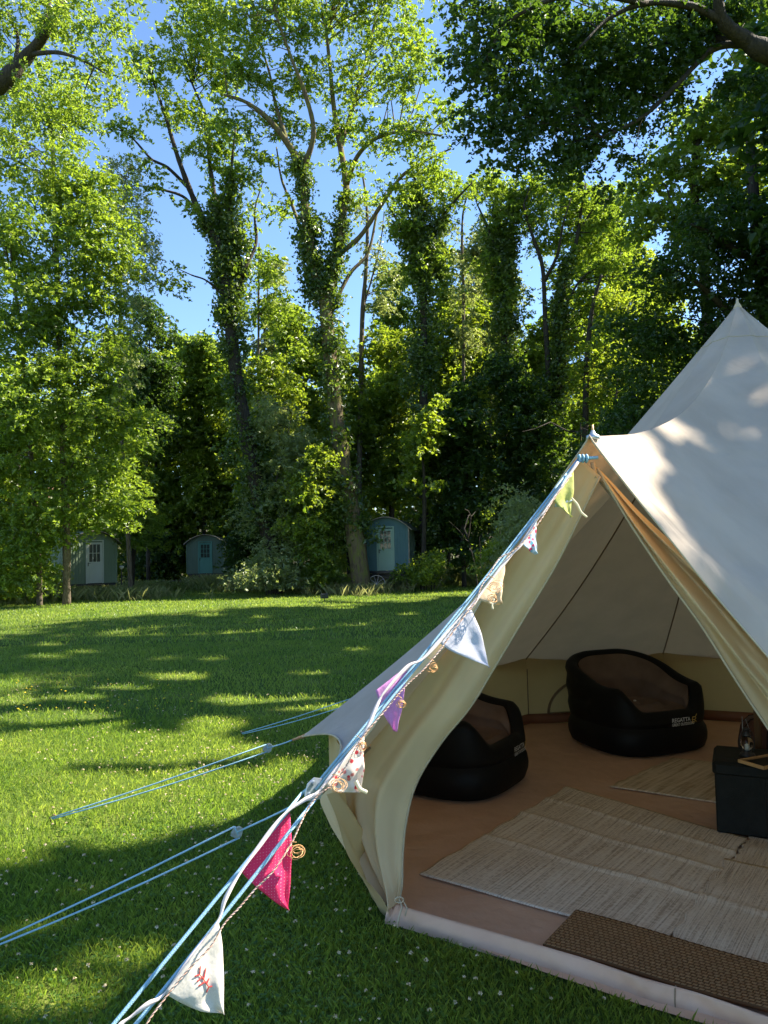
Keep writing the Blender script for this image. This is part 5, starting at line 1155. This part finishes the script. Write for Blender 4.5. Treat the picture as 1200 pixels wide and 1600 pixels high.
build_tree('birch_tree', base(560, 38), [t0, t1], [E(580, 400, 24, 34, 38), E(596, 470, 22, 30, 38), E(562, 330, 20, 26, 38), E(600, 350, 16, 26, 38), E(615, 440, 22, 34, 38)], L_PAL, BARK, 'thin pale-barked tree glimpsed between the central ash and the ivy-smothered trunk', None, .18, .4, 36, cover=.55, shell=.1, twigs=.8)
t0 = LB(724, 37, [(724, 800, 37), (724, 600, 37), (724, 450, 37), (722, 380, 37), (724, 330, 37), (735, 290, 37)], .12, .03)
build_tree('ash_tree', base(724, 37), [t0], [E(720, 430, 22, 60, 37), E(735, 520, 34, 44, 37), E(712, 360, 16, 26, 37)], L_PAL, BARK, 'thin bare-stemmed ash between the two ivy columns', None, .18, .4, 36, cover=.6, shell=.1, twigs=.8)
t0 = LB(915, 33, [(915, 800, 33), (915, 650, 33), (918, 550, 33), (926, 480, 33), (940, 430, 33)], .20, .06); t1 = LM([(917, 580, 33), (950, 540, 32.6), (975, 520, 32.3)], .07, .02)
build_tree('broadleaf_tree', base(915, 33), [t0, t1], [E(940, 560, 50, 50, 33), E(960, 480, 40, 50, 33), E(930, 640, 50, 50, 33), E(975, 600, 36, 50, 33)], L_MID, BARK_D, 'dark trunk with mid green leaves just left of the tent ridge', None, .2, .45, 50, cover=.8, shell=.3, twigs=.4)
# a few bare or thin upright stems behind the left ash
t0 = LB(404, 37, [(404, 800, 37), (404, 600, 37), (404, 450, 37), (405, 380, 37)], .10, .03)
build_tree('ash_tree', base(404, 37), [t0], [E(415, 420, 24, 46, 37), E(398, 480, 24, 34, 37), E(430, 480, 26, 36, 37)], L_ASH, BARK, 'thin tree filling the gap between the ivy-clad ash and the central ash', None, .2, .45, 44, cover=.8, shell=.1, twigs=.7)
# ------------------------------------------------------------------ understorey: middle-height trees and shrubs
def bushy(name, px, y, ptop, rxp, label, mat, pbot=900, leaf=.2, seed=0, cover=.85, n=7, trunk=True, aspect=.55, cat='tree', cr=.45, zmin=.25, m=52):
    r = np.random.default_rng(seed+int(px)); EL = []
    for i in range(n):
        v = i/(n-1); py = ptop+(pbot-ptop)*(.08+.84*v); wv = rxp*(.45+.75*math.sin(PI*min(1, .12+v*.8)))
        for k in range(2): EL.append(E(px+r.normal()*wv*.38, py+r.normal()*8, wv*r.uniform(.5, .8), (pbot-ptop)/n*r.uniform(.55, .9), y+r.normal()*.6, 1.4))
    L = [LB(px, y, [(px+r.normal()*4, (pbot+ptop)/2+60, y), (px+r.normal()*8, (pbot+ptop)/2, y), (px+r.normal()*6, ptop+20, y)], .11, .02)] if trunk else [LB(px+dx, y, [(px+dx*1.6, pbot-30, y), (px+dx*3, (pbot+ptop)/2, y)], .03, .01) for dx in (-8, -2, 5, 9)]
    return build_tree(name, base(px, y), L, EL, mat, BARK_D, label, None, leaf, cr, m, cover=cover, shell=.3, twigs=.15, aspect=aspect, cat=cat, zmin=zmin)
bushy('maple_tree', 250, 47, 560, 62, 'bright green maple in the gap between the left and middle huts', L_MID, 880, .24, 1, aspect=.7)
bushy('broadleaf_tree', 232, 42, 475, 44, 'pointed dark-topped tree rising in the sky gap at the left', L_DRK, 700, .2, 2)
bushy('maple_tree', 318, 47, 520, 60, 'yellow green tree rising behind the middle hut', L_YEL, 800, .25, 3, aspect=.7)
bushy('broadleaf_tree', 420, 35.5, 560, 50, 'fresh green tree between the ivy-clad ash and the central trunk', L_MID, 800, .2, 4)
bushy('willow_bush', 440, 31.5, 628, 52, 'pale green willowy bush at the foot of the central trunk', L_PAL, 905, .16, 5, aspect=.35, cat='bush')
bushy('shrub', 500, 30.8, 700, 40, 'ragged shrub crowding the left side of the mossy trunk', L_MID, 925, .16, 6, cat='bush', trunk=False)
bushy('broadleaf_tree', 372, 47.5, 640, 44, 'mid green tree at the right of the middle hut', L_MID, 905, .2, 7)
bushy('broadleaf_tree', 468, 40, 470, 50, 'tall leafy tree behind the stem of the central ash', L_ASH, 760, .22, 8)
bushy('broadleaf_tree', 545, 39, 560, 46, 'dim green tree behind the central trunk', L_MID, 860, .22, 9)
bushy('maple_sapling', 660, 31.6, 610, 32, 'bright maple sapling with layered leaves right of the blue green hut', L_MID, 800, .21, 10, cover=.6, aspect=.75)
bushy('broadleaf_tree', 610, 38, 520, 44, 'green tree above the blue green hut', L_MID, 800, .22, 11)
bushy('hazel_bush', 755, 27.5, 765, 58, 'rounded yellow green bush at the right edge of the lawn', L_MID, 915, .15, 12, cover=1.0, cat='bush', trunk=False, m=60)
bushy('hazel_bush', 815, 25.0, 768, 42, 'greyish green bush tucked behind the tent guy rope', L_PAL, 905, .13, 13, cover=.9, cat='bush', trunk=False)
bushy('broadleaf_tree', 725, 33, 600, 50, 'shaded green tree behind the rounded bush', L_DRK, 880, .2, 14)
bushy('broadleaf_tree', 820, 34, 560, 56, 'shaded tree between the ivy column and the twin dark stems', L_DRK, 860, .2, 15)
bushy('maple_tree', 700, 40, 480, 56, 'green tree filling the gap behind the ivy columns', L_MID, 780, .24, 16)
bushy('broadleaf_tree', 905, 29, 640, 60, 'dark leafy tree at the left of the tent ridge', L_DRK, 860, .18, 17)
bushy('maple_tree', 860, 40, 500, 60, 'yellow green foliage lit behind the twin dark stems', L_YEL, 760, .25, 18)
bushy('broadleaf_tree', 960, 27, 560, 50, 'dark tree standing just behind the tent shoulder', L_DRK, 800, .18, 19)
bushy('broadleaf_tree', 205, 34.5, 690, 40, 'light green tree leaning over the right side of the sage green hut', L_ASH, 850, .19, 20)
bushy('broadleaf_tree', -10, 27, 600, 60, 'dark leafy tree at the extreme left edge', L_MID, 930, .18, 21)
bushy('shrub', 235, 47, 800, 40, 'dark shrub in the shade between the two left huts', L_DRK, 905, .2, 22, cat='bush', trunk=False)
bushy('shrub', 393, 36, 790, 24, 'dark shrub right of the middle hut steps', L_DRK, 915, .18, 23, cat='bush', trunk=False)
bushy('bramble', 425, 30.0, 862, 44, 'low bramble thicket at the foot of the ivy-clad ash', L_PAL, 925, .13, 24, cat='bush', trunk=False, n=4)
bushy('bramble', 668, 31.0, 862, 30, 'low nettles beside the blue green hut', L_MID, 908, .14, 25, cat='bush', trunk=False, n=3)
bushy('bramble', 30, 30.5, 880, 60, 'low dark weeds among the leaning trunks at the far left', L_MID, 945, .14, 26, cat='bush', trunk=False, n=3)
bushy('birch_tree', 765, 45, 345, 40, 'pale tree top filling the sky behind the sunlit ivy column', L_PAL, 620, .22, 31, cover=.8)
bushy('ash_tree', 940, 44, 300, 60, 'high pale crown behind the twin dark stems at the right', L_ASH, 640, .24, 32, cover=.8)
bushy('ash_tree', 690, 46, 400, 44, 'tree top showing between the two ivy columns', L_MID, 640, .22, 33, cover=.6)
bushy('ash_tree', 615, 45, 430, 36, 'tree top right of the central forked ash, behind its lowest limb', L_ASH, 640, .22, 34, cover=.6)
bushy('ash_tree', 1010, 40, 400, 50, 'light green tree between the twin dark stems and the dark beech', L_MID, 700, .22, 35, cover=.8)
bushy('ash_tree', 420, 45, 420, 40, 'tree top in the gap between the two large ash trees', L_PAL, 640, .22, 36, cover=.5)
# leaning trunks, far left
def stemtree(pts, r0, r1, label, mat, EL=None):
    L = [(smoothline([at(*p) if i else gz(*p[:2], -.1) for i, p in enumerate(pts)], 6), r0, r1)]
    b = L[0][0][0].copy(); b[2] = 0; t = empty('tree_trunk', tuple(b)); tag(t, label, 'tree'); mb = MB(); rr = np.linspace(r0, r1, len(L[0][0])); mb.tube(L[0][0]-b, rr, 9); mb.obj('trunk', mat, t, True)
def gy(px, py): return gz(px, py)[1]
RED = pmat('reddish_bark', [(.3, (.10, .055, .035)), (.55, (.26, .15, .095)), (.7, (.36, .24, .17))], 6, .9, .8, 14, .03)
y0 = gy(18, 931); stemtree([(18, 931), (24, 900, y0), (38, 868, y0+.2), (50, 840, y0+.4), (80, 760, y0+1)], .20, .12, 'thick reddish trunk leaning right at the far left edge', RED)
y0 = gy(62, 927); stemtree([(62, 927), (62, 880, y0), (60, 820, y0), (52, 760, y0)], .09, .07, 'thin reddish stem left of the sage green hut', RED)
y0 = gy(8, 930); stemtree([(8, 928), (14, 860, y0), (20, 800, y0), (30, 700, y0)], .22, .15, 'dark upright trunk at the far left edge', BARK_D)
y0 = gy(38, 925); stemtree([(40, 925), (44, 880, y0), (60, 800, y0)], .10, .07, 'thin dark stem among the leaning trunks', BARK_D)
t = empty('fallen_log', tuple(gz(110, 932)), .2); tag(t, 'short fallen log in the grass before the sage green hut', 'log'); mb = MB(); mb.tube([(-.9, 0, .08), (-.3, .05, .10), (.4, 0, .09), (.8, .1, .07)], [.08, .09, .085, .06], 9); mb.tube([(-.2, 0, .12), (-.25, -.1, .3)], [.03, .02], 6); mb.obj('trunk', RED, t, True)
# deep wood behind: uncountable mass of leaves in front of the added dark slope
P_, T_l = [], []
wr = np.random.default_rng(11); n = 9000
x = wr.uniform(-46, 46, n); y = wr.uniform(47, 60, n); top = 12.5+1.8*np.sin(x*.35)+1.2*np.sin(x*.9+1)+(y-47)*.25; z = wr.uniform(0, 1, n)**.8*top
K = np.stack([x, y, z], 1); ix = np.repeat(np.arange(n), 34); g = wr.normal(size=(len(ix), 3))*.55; g[:, 2] *= .6; Q = K[ix]+g; tt = wr.uniform(0, 1, n)[ix]*.6+wr.uniform(0, .4, len(ix))
kp = Q[:, 2] > 0; V, Fc, T = leaf_quads(Q[kp], .34, tt[kp], .3, .6); o = link('woodland', npmesh('woodland', V, Fc, L_MID, False, T)); tag(o, 'deep mass of woodland foliage behind the huts', 'woodland', kind='stuff')
# trees along the right side of the lawn, seen only as they close the view behind the tent; set this tall, with gaps cut, to shade the far lawn
def side_tree(x, y, h, R, label, s):
    r = np.random.default_rng(s); b = np.array([x, y, 0.]); t0 = (smoothline([b-[0, 0, .1], b+[.1, 0, h*.3], b+[-.1, .1, h*.6], b+[0, 0, h*.9]], 6), .32, .08)
    root = empty('broadleaf_tree', tuple(b)); tag(root, label, 'tree'); mb = MB(); mb.tube(t0[0]-b, np.linspace(.32, .08, len(t0[0])), 9)
    for k in range(9): a = r.uniform(0, 6.28); z = h*r.uniform(.35, .8); mb.tube([(0, 0, z), (math.cos(a)*R*.4, math.sin(a)*R*.4, z+h*.08), (math.cos(a)*R*.8, math.sin(a)*R*.8, z+h*.12)], [.12, .07, .03], 6)
    mb.obj('trunk', BARK_D, root, True)
    EL = [((x+r.normal()*R*.3, y+r.normal()*R*.3, h*(.32+.6*k/7)), (R*r.uniform(.5, .75)*math.sin(PI*(.25+.6*k/7)), R*r.uniform(.5, .75)*math.sin(PI*(.25+.6*k/7)), h*.11)) for k in range(8)]
    crown_mass(root, EL, .26, .7, 30, L_MID, .9, 'crown')
side_tree(14.5, 18.5, 22, 4.8, 'tall tree behind the tent beyond the right edge, nearest of the side row', 1)
side_tree(16.0, 24.0, 24, 5.0, 'tall tree behind the tent beyond the right edge, middle of the side row', 2)
side_tree(18.5, 30.5, 23, 4.8, 'tall tree behind the tent beyond the right edge, last of the side row', 3)
side_tree(21.0, 20.5, 27, 5.4, 'tallest tree of the side row, standing behind the others beyond the right edge', 4)
side_tree(23.0, 27.5, 28, 5.4, 'tall tree of the side row farthest from the lawn beyond the right edge', 5)
